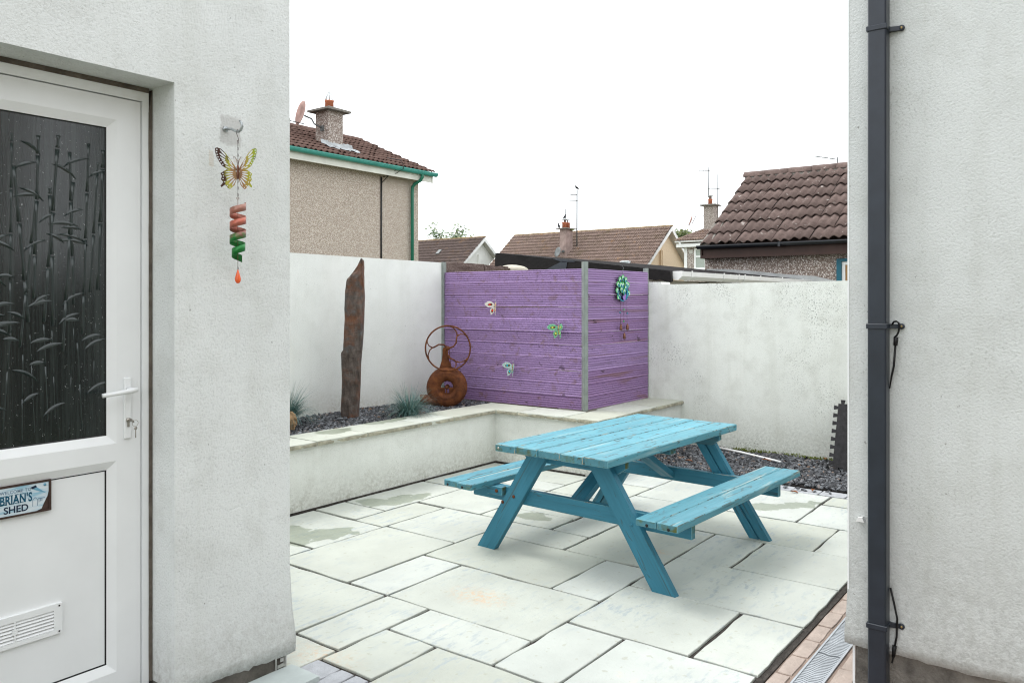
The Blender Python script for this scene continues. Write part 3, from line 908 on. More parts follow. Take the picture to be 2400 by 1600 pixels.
# ventilation grille in the lower panel
part('vent_frame', MB().box(0.86, 1.232, VD + 0.0075, VD + 0.018, 0.455, 0.476).box(0.86, 1.232, VD + 0.0075, VD + 0.018, 0.374, 0.389).box(1.206, 1.232, VD + 0.0075, VD + 0.018, 0.389, 0.455)
     .box(0.86, 0.886, VD + 0.0075, VD + 0.018, 0.389, 0.455).box(1.084, 1.088, VD + 0.0072, VD + 0.018, 0.389, 0.455).box(1.078, 1.094, VD + 0.007, VD + 0.018, 0.413, 0.431), 'upvc', door)
part('vent_opening', MB().box(0.886, 1.206, VD + 0.0170, VD + 0.0179, 0.389, 0.455), 'gasket', door)
for k in range(6):
    z = 0.391 + k * 0.0110
    part('vent_slat', MB().add([(0.886, VD + 0.009, z), (1.206, VD + 0.009, z), (1.206, VD + 0.0165, z + 0.0085), (0.886, VD + 0.0165, z + 0.0085)], [(0, 1, 2, 3)])
         .add([(0.886, VD + 0.009, z), (1.206, VD + 0.009, z), (1.206, VD + 0.009, z - 0.0012), (0.886, VD + 0.009, z - 0.0012)], [(3, 2, 1, 0)]), 'upvc', door)
for z in (0.468, 0.382):
    part('screw', MB().lathe([(0.0028, 0), (0.0028, 0.002), (0, 0.002)], 8, Matrix.Translation((1.222, VD + 0.0074, z)) @ Matrix.Rotation(R(90), 4, 'X')), 'gasket', door)
keys = thing('key_ring', 'bunch of small keys hanging from the shed door lock', 'keys', (1.449, VD - 0.02, 1.02))
part('lock_key', MB().tube([(1.449, VD - 0.015, 1.072), (1.449, VD - 0.034, 1.072)], 0.002, 6).lathe([(0.0, -0.0012), (0.009, -0.0012), (0.009, 0.0012), (0, 0.0012)], 12, Matrix.Translation((1.449, VD - 0.040, 1.070)) @ Matrix.Rotation(R(60), 4, 'Y')), 'chrome', keys)
rp = [(1.459 + 0.011 * math.cos(a), VD - 0.041, 1.060 + 0.011 * math.sin(a)) for a in [2 * math.pi * k / 16 for k in range(16)]]
part('ring', MB().tube(rp, 0.0009, 5, closed=True), 'chrome', keys)
part('hanging_key', MB().box(1.459, 1.462, VD - 0.042, VD - 0.040, 1.008, 1.036).lathe([(0.0, -0.001), (0.006, -0.001), (0.006, 0.001), (0, 0.001)], 10, Matrix.Translation((1.4605, VD - 0.041, 1.042)) @ Matrix.Rotation(R(90), 4, 'X')), 'chrome', keys)

# name plaque screwed to the door
PY = VD + 0.010
sign = thing('name_plaque', 'pale blue tin name plaque with peeling lower corner on the shed door', 'plaque', (1.07, PY, 0.796))
part('board', MB().box(0.945, 1.196, PY - 0.001, PY + 0.0075, 0.797, 0.901), 'sign_brown', sign)
part('rim', MB().box(0.945, 1.196, PY - 0.005, PY - 0.0012, 0.797, 0.8025).box(0.945, 1.196, PY - 0.005, PY - 0.0012, 0.8955, 0.901).box(1.1895, 1.196, PY - 0.005, PY - 0.0012, 0.8025, 0.8955).box(0.945, 0.951, PY - 0.005, PY - 0.0012, 0.8025, 0.8955), 'sign_brown', sign)
t = NT('sign_face', 0.5, 0.3)
c = t.ramp(t.noise(1.0, t.scale(t.oc(), (9.0, 9.0, 70.0)), 4, 0.6), [(0.35, c4(0.28, 0.50, 0.62)), (0.5, c4(0.58, 0.68, 0.74)), (0.65, c4(0.70, 0.75, 0.78))])
M['sign_face'] = t.end(c)
face = part('printed_face', MB().prism([(0.952, 0.804), (1.150, 0.803), (1.166, 0.808), (1.172, 0.822), (1.184, 0.846), (1.188, 0.862), (1.188, 0.894), (0.952, 0.894)], PY - 0.0030, PY - 0.0013, 'y'), 'sign_face', sign)
def letter(txt, size, x, z, mat, bold=0.0, sx=1.0, sp=1.0):
    mb = text_mb(txt, size, 0.0004, bold, sp, sx)
    mb.v = [(a[0] + x, PY - 0.0034 + a[1], a[2] + z) for a in mb.v]
    part('lettering', mb, mat, face)
letter('WELCOME TO', 0.0145, 1.088, 0.8745, 'ink_grey', 0.0003, 0.92, 1.1)
big_name = text_mb("BRIAN'S", 0.040, 0.0004, 0.0011, 1.05, 0.66)
big_name.v = [(a[0] + 1.089, PY - 0.0034 + a[1], a[2] + 0.8405) for a in big_name.v]
letter('SHED', 0.031, 1.089, 0.8115, 'ink_navy', 0.0007, 0.98, 1.0)
# slab serifs for the big name
mb = MB()
for x in (1.0405, 1.0565, 1.0735, 1.0905, 1.1075):
    for z in (0.8405, 0.8675):
        mb.box(x - 0.0055, x + 0.0055, PY - 0.0036, PY - 0.0033, z, z + 0.0022)
part('lettering', big_name.add(mb.v, mb.f), 'ink_teal', face)
mb = MB().prism([(1.132, 0.884), (1.148, 0.889), (1.152, 0.882), (1.138, 0.877)], PY - 0.0036, PY - 0.0031, 'y')
part('saw_handle', mb, 'ink_navy', face)
part('saw_blade', MB().prism([(1.139, 0.8765), (1.152, 0.8815), (1.182, 0.856)], PY - 0.0036, PY - 0.0031, 'y'), 'ink_sky', face)
part('shed_drawing', MB().prism([(1.138, 0.820), (1.138, 0.842), (1.146, 0.850), (1.154, 0.842), (1.154, 0.820), (1.1525, 0.820), (1.1525, 0.841), (1.146, 0.8475), (1.1395, 0.841), (1.1395, 0.820)], PY - 0.0036, PY - 0.0031, 'y')
     .box(1.155, 1.176, PY - 0.0036, PY - 0.0031, 0.842, 0.8445).box(1.157, 1.159, PY - 0.0036, PY - 0.0031, 0.831, 0.842).box(1.162, 1.164, PY - 0.0036, PY - 0.0031, 0.833, 0.842).box(1.166, 1.168, PY - 0.0036, PY - 0.0031, 0.834, 0.842), 'ink_grey', face)
part('screw', MB().lathe([(0.0042, 0), (0.0042, 0.0016), (0, 0.0024)], 12, Matrix.Translation((1.176, PY - 0.0031, 0.886)) @ Matrix.Rotation(R(90), 4, 'X')), 'ink_sky', sign)

# ------------------------------------------------------------------ the house on the right with its downpipe
UR, VC = 3.2, 0.808
house = thing('rendered_house', 'white rendered house wall on the right with a dark downpipe', 'house', (UR, 0.0, 0))
part('wall', MB().prism([(VC, 0.20), (VC, 3.3), (-1.1, 3.3), (-1.1, 0.20)], UR, UR + 0.3, 'x'), 'render_house', house)
part('end_wall', MB().box(UR + 0.301, 6.3, VC - 0.31, VC - 0.002, 0.20, 3.29), 'render_house', house)
part('plinth', MB().box(UR + 0.022, UR + 0.28, -1.1, VC - 0.022, -0.06, 0.199).box(UR + 0.281, 6.3, VC - 0.30, VC - 0.022, -0.06, 0.199), 'concrete_plinth', house)
part('roof', MB().box(UR - 0.1, 6.5, -1.2, VC + 0.05, 3.31, 3.42), 'black_board', house)
part('corner_bead', MB().box(UR - 0.0015, UR + 0.004, VC - 0.004, VC + 0.0015, 0.22, 3.29).box(UR + 0.012, UR + 0.020, VC - 0.022, VC - 0.014, -0.05, 0.199), 'upvc', house)
mb = MB()
vs = []
ys = [VC + 0.010 - (VC + 1.09) * i / 60 for i in range(61)]
for i, y in enumerate(ys):
    e = 0.010 * mnoise.noise((y * 9, 3.1, 5)) + 0.005 * mnoise.noise((y * 33, 1.1, 0))
    o = 0.014 + 0.004 * mnoise.noise((y * 7, 7.0, 2))
    vs += [(UR + 0.002, min(y, VC), 0.48), (UR - 0.004, min(y, VC + 0.004), 0.34), (UR - o, y, 0.232 + e * 0.3), (UR - o + 0.004, y, 0.192 + e), (UR + 0.05, y, 0.188 + e)]
fs = []
for i in range(60):
    for k in range(4):
        a = i * 5 + k
        fs.append((a, a + 5, a + 6, a + 1))
part('render_drip', mb.add(vs, fs, True), 'render_house', house)
# the house across the yard, seen only as a dark mirror image in the shed door's glass
rear = thing('rear_house', 'dark house mirrored in the glass of the shed door', 'house', (0.0, -4.0, 0))
part('wall', MB().box(-5.0, 3.7, -8.0, -4.0, -0.05, 4.6), 'pebble_grey', rear)
part('roof', MB().prism([(-4.0 + 0.3, 4.55), (-6.0, 6.2), (-8.3, 4.55)], -5.2, 3.9, 'x'), 'tile_house', rear)
part('low_wall', MB().box(3.701, 9.0, -4.3, -4.1, -0.05, 1.85), 'brown_block', rear)
rw = part('window', MB().box(1.5, 2.6, -4.0, -3.97, 1.0, 1.06).box(1.5, 2.6, -4.0, -3.97, 2.04, 2.10).box(1.5, 1.56, -4.0, -3.97, 1.06, 2.04).box(2.54, 2.6, -4.0, -3.97, 1.06, 2.04), 'upvc', rear)
part('pane', MB().box(1.56, 2.54, -4.0, -3.985, 1.06, 2.04), 'window_glass', rw)
PX0, PX1, PV0, PV1 = 3.130, 3.193, 0.6587, 0.7222
pipe = part('downpipe', MB().cbox(PX0, PX1, PV0, PV1, -0.02, 3.28, 0.005), 'anthracite', house)
pipe['label'] = 'square dark grey plastic downpipe on three brackets'
for z in (2.50, 1.405, 0.304):
    mb = MB().cbox(PX0 - 0.0045, PX1 + 0.004, PV0 - 0.0045, PV1 + 0.0045, z - 0.0095, z + 0.0095, 0.002)
    mb.prism([(PX1 - 0.016, PV0 - 0.004), (PX1 + 0.005, PV0 - 0.004), (PX1 + 0.0055, PV0 - 0.040), (PX1 - 0.004, PV0 - 0.040)], z - 0.008, z + 0.008, 'z')
    mb.lathe([(0.011, 0), (0.011, 0.007), (0.007, 0.0085), (0.0, 0.0085)], 12, Matrix.Translation((PX1 + 0.002, PV0 - 0.040, z)) @ Matrix.Rotation(R(-90), 4, 'Y'))
    br = part('bracket', mb, 'anthracite', pipe)
    part('screw', MB().lathe([(0.0045, 0), (0.0045, 0.002), (0.0, 0.002)], 10, Matrix.Translation((PX1 - 0.0066, PV0 - 0.040, z)) @ Matrix.Rotation(R(-90), 4, 'Y')), 'gold', pipe)
cord = thing('bungee_cord', 'black elastic cord hooked behind the dark downpipe', 'cord', (3.17, 0.63, 0.2))
hk = [(3.178, 0.648, 1.412), (3.166, 0.640, 1.422), (3.160, 0.630, 1.424), (3.160, 0.622, 1.418), (3.162, 0.620, 1.405), (3.164, 0.624, 1.385), (3.166, 0.630, 1.372), (3.168, 0.638, 1.365)]
part('hook', MB().tube(hk, 0.0035, 6), 'black_rubber', cord)
part('ferrule', MB().tube([(3.168, 0.633, 1.366), (3.169, 0.635, 1.335)], [0.0085, 0.0075], 8), 'black_rubber', cord)
part('strap', MB().tube([(3.169, 0.635, 1.337), (3.172, 0.641, 1.26), (3.178, 0.650, 1.22), (3.184, 0.6575, 1.175)], [0.004, 0.004, 0.0035, 0.002], 6), 'black_rubber', cord)
part('strap', MB().tube([(3.184, 0.655, 0.44), (3.178, 0.642, 0.39), (3.174, 0.630, 0.335), (3.174, 0.632, 0.27), (3.178, 0.640, 0.225)], 0.0038, 6), 'black_rubber', cord)
part('ferrule', MB().tube([(3.178, 0.640, 0.232), (3.180, 0.644, 0.190)], [0.0075, 0.006], 8).tube([(3.180, 0.644, 0.192), (3.184, 0.650, 0.165)], 0.003, 6), 'black_rubber', cord)
solo('pipe_clip', MB().prism([(0.745, 0.667), (0.775, 0.667), (0.768, 0.681), (0.752, 0.684)], UR - 0.022, UR - 0.001, 'x'), 'white_plastic', 'small white plastic clip on the wall left of the downpipe', 'clip')
# ------------------------------------------------------------------ garden walls and planter
wall = solo('boundary_wall', MB().prism([(1.6, -0.05), (6.20, -0.05), (6.20, 1.895), (4.2, 1.908), (1.6, 1.915)], 5.60, 5.80, 'y'), 'render_wall', 'smooth pale rendered boundary wall behind the upright stone', 'wall')
bw = thing('block_wall', 'rough brown unrendered block wall showing above the purple screen', 'wall', (7.0, 5.61, -0.05))
x = 6.212
part('lower_course', MB().box(6.212, 8.4, 5.612, 5.79, -0.05, 1.655), 'brown_block', bw)
for L, h in ((0.70, 1.905), (0.44, 1.895), (0.44, 1.875), (0.44, 1.855)):
    bm = bmesh.new()
    bmesh.ops.create_cube(bm, size=1.0)
    bmesh.ops.subdivide_edges(bm, edges=bm.edges[:], cuts=5, use_grid_fill=True)
    for v in bm.verts:
        co = Vector((x + L / 2 + v.co.x * (L - 0.012), 5.70 + v.co.y * 0.18, (1.66 + h) / 2 + v.co.z * (h - 1.66)))
        nz = Vector((mnoise.noise(co * 17), mnoise.noise(co * 17 + Vector((9, 3, 1))), mnoise.noise(co * 13 + Vector((2, 8, 4)))))
        v.co = co + nz * 0.014
    part('block', MB().bm(bm), 'brown_block', bw)
    x += L
back = solo('back_wall', MB().prism([(4.3, -0.05), (3.30, -0.05), (0.2, -0.05), (0.2, 1.682), (1.9, 1.676), (3.70, 1.664), (3.71, 1.690), (4.3, 1.70)], 7.45, 7.65, 'x'), 'render_back', 'stained pale rendered back wall behind the gravel strip', 'wall')

planter = thing('raised_planter', 'raised L shaped planter wall with sandstone coping', 'planter', (4.6, 4.58, 0))
part('wall', MB().prism([(1.75, 4.58), (5.80, 4.58), (5.80, 3.49), (7.449, 3.49), (7.449, 3.66), (5.97, 3.66), (5.97, 4.75), (1.75, 4.75)], -0.05, 0.455, 'z'), 'render_planter', planter)
part('footing_joint', MB().box(1.75, 5.79, 4.572, 4.579, -0.02, 0.012).box(5.792, 5.799, 3.6, 4.572, -0.02, 0.012), 'dark_mortar', planter)
ZC0, ZC1 = 0.457, 0.490
cops = [(1.9, 2.5, 4.545, 4.915), (2.5, 3.1, 4.545, 4.915), (3.1, 3.70, 4.545, 4.915), (3.70, 4.185, 4.548, 4.915), (4.185, 4.77, 4.545, 4.915), (4.77, 5.19, 4.548, 4.915), (5.19, 5.765, 4.545, 4.915)]
cops += [(5.765, 6.16, 4.30, 4.915), (5.765, 6.16, 3.93, 4.30), (5.762, 6.16, 3.80, 3.93), (5.755, 6.36, 3.44, 3.80), (6.36, 6.86, 3.455, 3.84), (6.86, 7.449, 3.455, 3.84)]
for (x0, x1, y0, y1) in cops:
    if (x0, y0) == (5.762, 3.80):
        continue
    if (x0, y0) == (5.765, 3.93):
        y0 = 3.80
    part('coping_stone', slab_mb(x0, x1, y0, y1, ZC0, ZC1 + random.uniform(-0.001, 0.001), 0.005, 0.0045, 0.06), 'coping', planter)
    # riven, dirtier front edges
def edge_strip(p0, p1, out):
    n = max(4, int((Vector(p1) - Vector(p0)).length / 0.05))
    vs, fs = [], []
    for i in range(n + 1):
        t = i / n
        q = Vector(p0).lerp(Vector(p1), t)
        j = 0.0045 * mnoise.noise(q * 23) + 0.003 * mnoise.noise(q * 60)
        o = Vector(out) * (0.004 + j)
        vs += [q + Vector((0, 0, ZC1 - 0.005)) + Vector(out) * 0.001, q + o + Vector((0, 0, (ZC0 + ZC1) / 2)), q + o * 0.6 + Vector((0, 0, ZC0 + 0.001)), q - Vector(out) * 0.03 + Vector((0, 0, ZC0 - 0.001))]
    for i in range(n):
        for k in range(3):
            a = i * 4 + k
            fs.append((a, a + 4, a + 5, a + 1))
    return MB().add(vs, fs)
for (x0, x1, y0, y1) in cops:
    if y0 in (4.545, 4.548):
        part('coping_edge', edge_strip((x0 + 0.006, y0 + 0.004, 0), (min(x1, 5.76) - 0.006, y0 + 0.004, 0), (0, -1, 0)), 'slab_edge', planter)
    if x0 in (5.765, 5.755) and y0 != 3.80:
        y1_ = min(y1, 4.54)
        part('coping_edge', edge_strip((x0 + 0.004, y1_ - 0.006, 0), (x0 + 0.004, (3.80 if y0 == 3.93 else y0) + 0.006, 0), (-1, 0, 0)), 'slab_edge', planter)
    if y0 in (3.44, 3.455):
        part('coping_edge', edge_strip((x0 + 0.006, y0 + 0.004, 0), (x1 - 0.006, y0 + 0.004, 0), (0, -1, 0)), 'slab_edge', planter)

def stones(name, label, region, n, z, size, mat, heap=None):
    """loose gravel: small angular stones in one object"""
    rg = random.Random(len(name) + n)
    ico = bmesh.new()
    bmesh.ops.create_icosphere(ico, subdivisions=1, radius=1.0)
    base = [v.co.copy() for v in ico.verts]
    ico.verts.index_update()
    faces = [tuple(v.index for v in f.verts) for f in ico.faces]
    ico.free()
    vs, fs = [], []
    x0, x1, y0, y1 = region
    for i in range(n):
        x, y = rg.uniform(x0, x1), rg.uniform(y0, y1)
        h = heap(x, y) if heap else 0.0
        if h is None:
            continue
        s = size * rg.uniform(0.55, 1.25)
        rot = Matrix.Rotation(rg.uniform(0, 6.28), 3, 'Z') @ Matrix.Rotation(rg.gauss(0, 0.5), 3, 'X') @ Matrix.Rotation(rg.gauss(0, 0.5), 3, 'Y')
        sc = Vector((rg.uniform(0.8, 1.3), rg.uniform(0.6, 1.0), rg.uniform(0.4, 0.7)))
        o = len(vs)
        c = Vector((x, y, z + h + rg.uniform(-0.006, 0.010)))
        for b in base:
            k = rg.uniform(0.75, 1.15)
            vs.append(c + rot @ Vector((b.x * sc.x * s * k, b.y * sc.y * s * k, b.z * sc.z * s * k)))
        fs += [tuple(a + o for a in f) for f in faces]
    return solo(name, MB().add(vs, fs), mat, label, 'gravel', ((x0 + x1) / 2, (y0 + y1) / 2, z), kind='stuff')
solo('bed_soil', MB().box(1.75, 6.20, 4.80, 5.598, -0.04, 0.458), 'soil', 'dark soil filling the raised planter', 'soil', kind='structure')
stones('bed_gravel', 'dark slate chippings covering the raised planter bed', (3.4, 6.19, 4.915, 5.598), 7000, 0.468, 0.0175, 'gravel', lambda x, y: 0.012 * mnoise.noise((x * 3, y * 3, 0)) + 0.02 * (y - 4.9))
solo('strip_soil', MB().box(6.478, 7.449, 0.0, 3.489, -0.05, 0.012), 'soil', 'dark soil under the gravel strip', 'soil', kind='structure')
stones('strip_gravel', 'dark slate chippings in the strip below the back wall', (6.36, 7.445, 1.2, 3.48), 8400, 0.024, 0.019, 'gravel', lambda x, y: (None if math.sin(x * 977 + y * 1733) < 0.985 else -0.014) if x < 6.492 else 0.012 * mnoise.noise((x * 3, y * 3, 0)) + 0.03 * max(0, x - 6.6))
# moss along the foot of the back wall
rg = random.Random(3)
vs, fs = [], []
for i in range(900):
    y = rg.uniform(1.55, 2.95)
    if mnoise.noise((y * 3.0, 0, 0)) < -0.25:
        continue
    x = 7.449 - abs(rg.gauss(0, 0.014))
    z = 0.045 + abs(rg.gauss(0, 0.014))
    o = len(vs)
    a = rg.uniform(0, 6.28)
    s = rg.uniform(0.004, 0.011)
    vs += [(x + s * math.cos(a), y + s * math.sin(a), z), (x + s * math.cos(a + 2.1), y + s * math.sin(a + 2.1), z + s * 0.4), (x + s * math.cos(a + 4.2), y + s * math.sin(a + 4.2), z), (x, y, z + s * 1.6)]
    fs += [(o, o + 1, o + 3), (o + 1, o + 2, o + 3), (o + 2, o, o + 3)]
solo('moss', MB().add(vs, fs), 'moss', 'bright moss along the foot of the back wall', 'moss', (7.44, 2.2, 0.04), kind='stuff')
solo('conduit', MB().tube([(7.38, 3.06, 0.070), (7.30, 2.80, 0.066), (7.20, 2.58, 0.064), (7.09, 2.36, 0.062)], 0.0105, 8), 'white_plastic', 'length of white plastic conduit lying on the gravel', 'pipe')

# interlocking foam mat leaning on the back wall
def mat_outline():
    S, T, k = 0.56, 0.035, 8
    pts = []
    def side(o, d, nrm, n):
        step = S / n
        for i in range(n):
            a = o + d * (i * step)
            if i > 0:
                pts.append(a)
            m = a + d * (step * 0.5)
            pts.append(m - d * (step * 0.16))
            pts.append(m - d * (step * 0.27) + nrm * T)
            pts.append(m + d * (step * 0.27) + nrm * T)
            pts.append(m + d * (step * 0.16))
    side(Vector((0, 0)), Vector((1, 0)), Vector((0, -1)), k)
    pts.append(Vector((S, 0)))
    side(Vector((S, 0)), Vector((0, 1)), Vector((1, 0)), k)
    pts.append(Vector((S, S)))
    side(Vector((S, S)), Vector((-1, 0)), Vector((0, 1)), k)
    pts.append(Vector((0, S)))
    side(Vector((0, S)), Vector((0, -1)), Vector((-1, 0)), k)
    pts.append(Vector((0, 0)))
    out = []
    for p in pts:
        if not out or (p - out[-1]).length > 1e-4:
            out.append(p)
    if (out[0] - out[-1]).length < 1e-4:
        out.pop()
    return [(p.x, p.y) for p in out]
mt = thing('foam_mat', 'black interlocking foam floor mat leaning against the back wall', 'mat', (7.13, 1.93, 0.03))
mt.rotation_euler = (0, 0, R(-90))
mb = curve_mesh([mat_outline()], 0.014)
mb.xf(Matrix.Rotation(R(-20), 4, 'X') @ Matrix.Translation((0.0, 0, 0.035)))
part('mat_sheet', mb, 'foam', mt, True)
mb = curve_mesh([mat_outline()], 0.014)
mb.xf(Matrix.Translation((0.05, 0.021, -0.002)) @ Matrix.Rotation(R(-20), 4, 'X') @ Matrix.Translation((0.0, 0, 0.035)))
part('mat_sheet', mb, 'foam', mt, True)

# ------------------------------------------------------------------ purple decking screens
def reeded(L, H, T, n=6, segs=6, bow=0.0, rg=random):
    """decking board along local x from 0 to L, reeded face towards -y, height H"""
    prof = [(0.0, 0.0)]
    m = 0.006
    pitch = (H - 2 * m) / n
    prof = [(0.004, 0.0), (0.0, 0.003)]
    for i in range(n):
        z = m + i * pitch
        prof += [(0.0, z + pitch * 0.06), (0.0, z + pitch * 0.58), (0.010, z + pitch * 0.63), (0.010, z + pitch * 0.99)]
    prof += [(0.0, H - 0.004), (0.004, H), (T, H), (T, 0.0)]
    k = len(prof)
    vs, fs = [], []
    for s in range(segs + 1):
        x = L * s / segs
        b = bow * math.sin(math.pi * s / segs)
        for (y, z) in prof:
            vs.append((x, y + b * 0.6, z + b))
    for s in range(segs):
        for i in range(k):
            j = (i + 1) % k
            fs.append((s * k + i, s * k + j, (s + 1) * k + j, (s + 1) * k + i))
    fs.append(tuple(range(k - 1, -1, -1)))
    fs.append(tuple(range(segs * k, segs * k + k)))
    return MB().add(vs, fs)
NB = 11
screen = thing('purple_screen', 'purple painted decking board screen facing the patio, left of the corner post', 'screen', (6.20, 4.7, 0.49))
rs = random.Random(12)
z0, hB = 0.493, 0.1183
for i in range(NB):
    L = 5.575 - 3.872
    mb = reeded(L, hB - 0.0025, 0.026, 5, 6, rs.gauss(0, 0.0018), rs)
    tilt = rs.gauss(0, 0.0012)
    outy = (0.010 if i in (1, 2, 6) else 0.0) + rs.uniform(0, 0.004)
    # local x runs towards -Y of the world, face towards -X
    Mx = Matrix(((0, 1, 0, 6.205 - outy), (-1, 0, 0, 5.575), (0, 0, 1, z0 + i * hB), (0, 0, 0, 1)))
    mb.xf(Mx @ Matrix.Rotation(tilt, 4, 'Y'))
    o = link('board', mb.xf(Matrix.Translation((-6.20, -4.7, -0.49))).mesh('board', 'purple_wood' if i not in (0,) else 'purple_wood_stained'), screen)
def channel_post(x, y, z0, z1, parent, wide=0.052, rz=0.0):
    mb = MB().box(-wide / 2, wide / 2, -0.006, 0.0, 0, z1 - z0).box(-wide / 2, -wide / 2 + 0.005, 0.0, 0.045, 0, z1 - z0).box(wide / 2 - 0.005, wide / 2, 0.0, 0.045, 0, z1 - z0).box(-0.004, 0.004, 0.0, 0.045, 0, z1 - z0)
    mb.box(-wide / 2 + 0.012, wide / 2 - 0.012, -0.0085, -0.006, 0, z1 - z0)
    mb.xf(Matrix.Translation((x, y, z0)) @ Matrix.Rotation(rz, 4, 'Z'))
    return part('post', mb, 'galv', parent)
channel_post(6.185, 3.835, 0.492, 1.853, screen, 0.046, R(-38))
channel_post(6.190, 5.588, 0.49, 1.90, screen, 0.030, R(-80))
part('post', MB().box(6.206, 6.226, 5.586, 5.604, 1.60, 1.905), 'anthracite', screen)
side = thing('purple_side_screen', 'narrower purple painted decking board screen, right of the corner post', 'screen', (6.8, 3.85, 0.49))
for i in range(NB):
    L = 7.425 - 6.225
    mb = reeded(L, hB - 0.0025, 0.026, 5, 6, rs.gauss(0, 0.0016), rs)
    mb.xf(Matrix.Translation((6.225, 3.845 - rs.uniform(0, 0.005), z0 + i * hB)))
    link('board', mb.xf(Matrix.Translation((-6.8, -3.85, -0.49))).mesh('board', 'purple_wood_stained' if i in (0, 1, 2, 5, 6, 8) else 'purple_wood'), side)
channel_post(7.437, 3.858, 0.492, 1.835, side, 0.024, R(0))

# ------------------------------------------------------------------ upright slate stone
OUT_L = [(1310, 458), (1200, 458), (1000, 463), (900, 462), (800, 457), (775, 476), (560, 484), (330, 487), (240, 500), (190, 545), (130, 585), (90, 604), (75, 610)]
OUT_R = [(1310, 592), (1200, 595), (1050, 603), (880, 608), (700, 625), (540, 632), (380, 638), (280, 633), (180, 630), (95, 630), (75, 612)]
def interp(tab, y):
    tab = sorted(tab)
    for (a, xa), (b, xb) in zip(tab, tab[1:]):
        if a <= y <= b:
            return xa + (xb - xa) * (y - a) / (b - a)
    return tab[0][1] if y < tab[0][0] else tab[-1][1]
base = Vector((4.677, 5.305, 0))
st = thing('standing_stone', 'tall rust brown slate stone standing upright in the planter', 'stone', (base.x, base.y, 0.45))
k = 0.001139
rings, n = [], 16
zs = [1335 - i * 18 for i in range(70)] + [80, 76]
zs = [z for z in zs if z >= 75]
vs, fs = [], []
for zi in zs:
    l, r = interp(OUT_L, zi), interp(OUT_R, zi)
    cx, hw = ((l + r) / 2 - 526) * k, max(0.002, (r - l) / 2 * k)
    z = (1310 - zi) * k + 0.012
    dep = 0.055 * min(1.0, 0.35 + hw / 0.05)
    for j in range(n):
        a = 2 * math.pi * j / n
        ca, sa = math.cos(a), math.sin(a)
        x = math.copysign(abs(ca) ** 0.55, ca) * hw
        y = math.copysign(abs(sa) ** 0.6, sa) * dep
        q = Vector((x, y, z))
        d = 0.010 * mnoise.noise((x * 40, y * 40, z * 5)) + 0.005 * mnoise.noise((x * 90 + 4, y * 90, z * 16))
        edge = abs(ca)
        vs.append((cx + x + d * 0.35 * (1 - edge), y + (d * 2.2 if sa < 0 else d), z))
m = len(zs)
for i in range(m - 1):
    for j in range(n):
        fs.append((i * n + j, i * n + (j + 1) % n, (i + 1) * n + (j + 1) % n, (i + 1) * n + j))
fs.append(tuple(range((m - 1) * n, m * n)))
o = part('slate_slab', MB().add(vs, fs), 'slate', st, True)
st.rotation_euler = (0, 0, AZ - R(90))

# ------------------------------------------------------------------ blue fescue tufts
def fescue(label, x, y, z, n, rad, hgt, seed):
    rg = random.Random(seed)
    vs, fs = [], []
    for i in range(n):
        a = rg.uniform(0, 6.283)
        spread = rg.random() ** 0.6
        L = hgt * rg.uniform(0.7, 1.15)
        r0 = rad * 0.22 * rg.random()
        w = rg.uniform(0.0014, 0.0027)
        lean = spread * 1.7 + 0.10
        p = Vector((r0 * math.cos(a), r0 * math.sin(a), 0))
        d = Vector((math.cos(a), math.sin(a), 0))
        sdv = Vector((-math.sin(a), math.cos(a), 0))
        o = len(vs)
        N = 4
        ang = 1.5708 - lean * 0.45
        for s in range(N + 1):
            t = s / N
            ww = w * (1 - t * 0.85)
            vs += [p - sdv * ww, p + sdv * ww]
            p = p + (d * math.cos(ang) + Vector((0, 0, 1)) * math.sin(ang)) * (L / N)
            ang -= lean * 0.28
        for s in range(N):
            b = o + s * 2
            fs.append((b, b + 1, b + 3, b + 2))
    t = thing('fescue_grass', label, 'grass', (x, y, z))
    part('blades', MB().add(vs, fs), 'fescue', t, True)
    return t
q = Vector((5.049, 4.962, 0))
fescue('blue green grass tuft in the planter beside the rusty blower', q.x, q.y, 0.465, 800, 0.26, 0.29, 4)
q = Vector((4.087, 5.40, 0))
fescue('blue green grass tuft half hidden by the shed corner', q.x, q.y, 0.50, 750, 0.26, 0.33, 9)
q = Vector((3.955, 5.181, 0))
bm = bmesh.new()
bmesh.ops.create_icosphere(bm, subdivisions=3, radius=1)
for v in bm.verts:
    d = 1 + 0.35 * mnoise.noise(v.co * 2.1) + 0.15 * mnoise.noise(v.co * 6)
    v.co = Vector((v.co.x * 0.045 * d, v.co.y * 0.045 * d, v.co.z * 0.075 * d))
solo('rough_stone', MB().bm(bm, Matrix.Translation((q.x, q.y, 0.545))), 'stone_brown', 'small rough ochre stone at the shed corner end of the planter', 'stone')

# ------------------------------------------------------------------ rusty forge blower with hand wheel
bp = Vector((5.778, 5.159, 0))
bl = thing('forge_blower', 'rusty round cast iron blower with a spoked hand wheel, in the planter corner', 'blower', (bp.x, bp.y, 0.465), AZ - R(90))
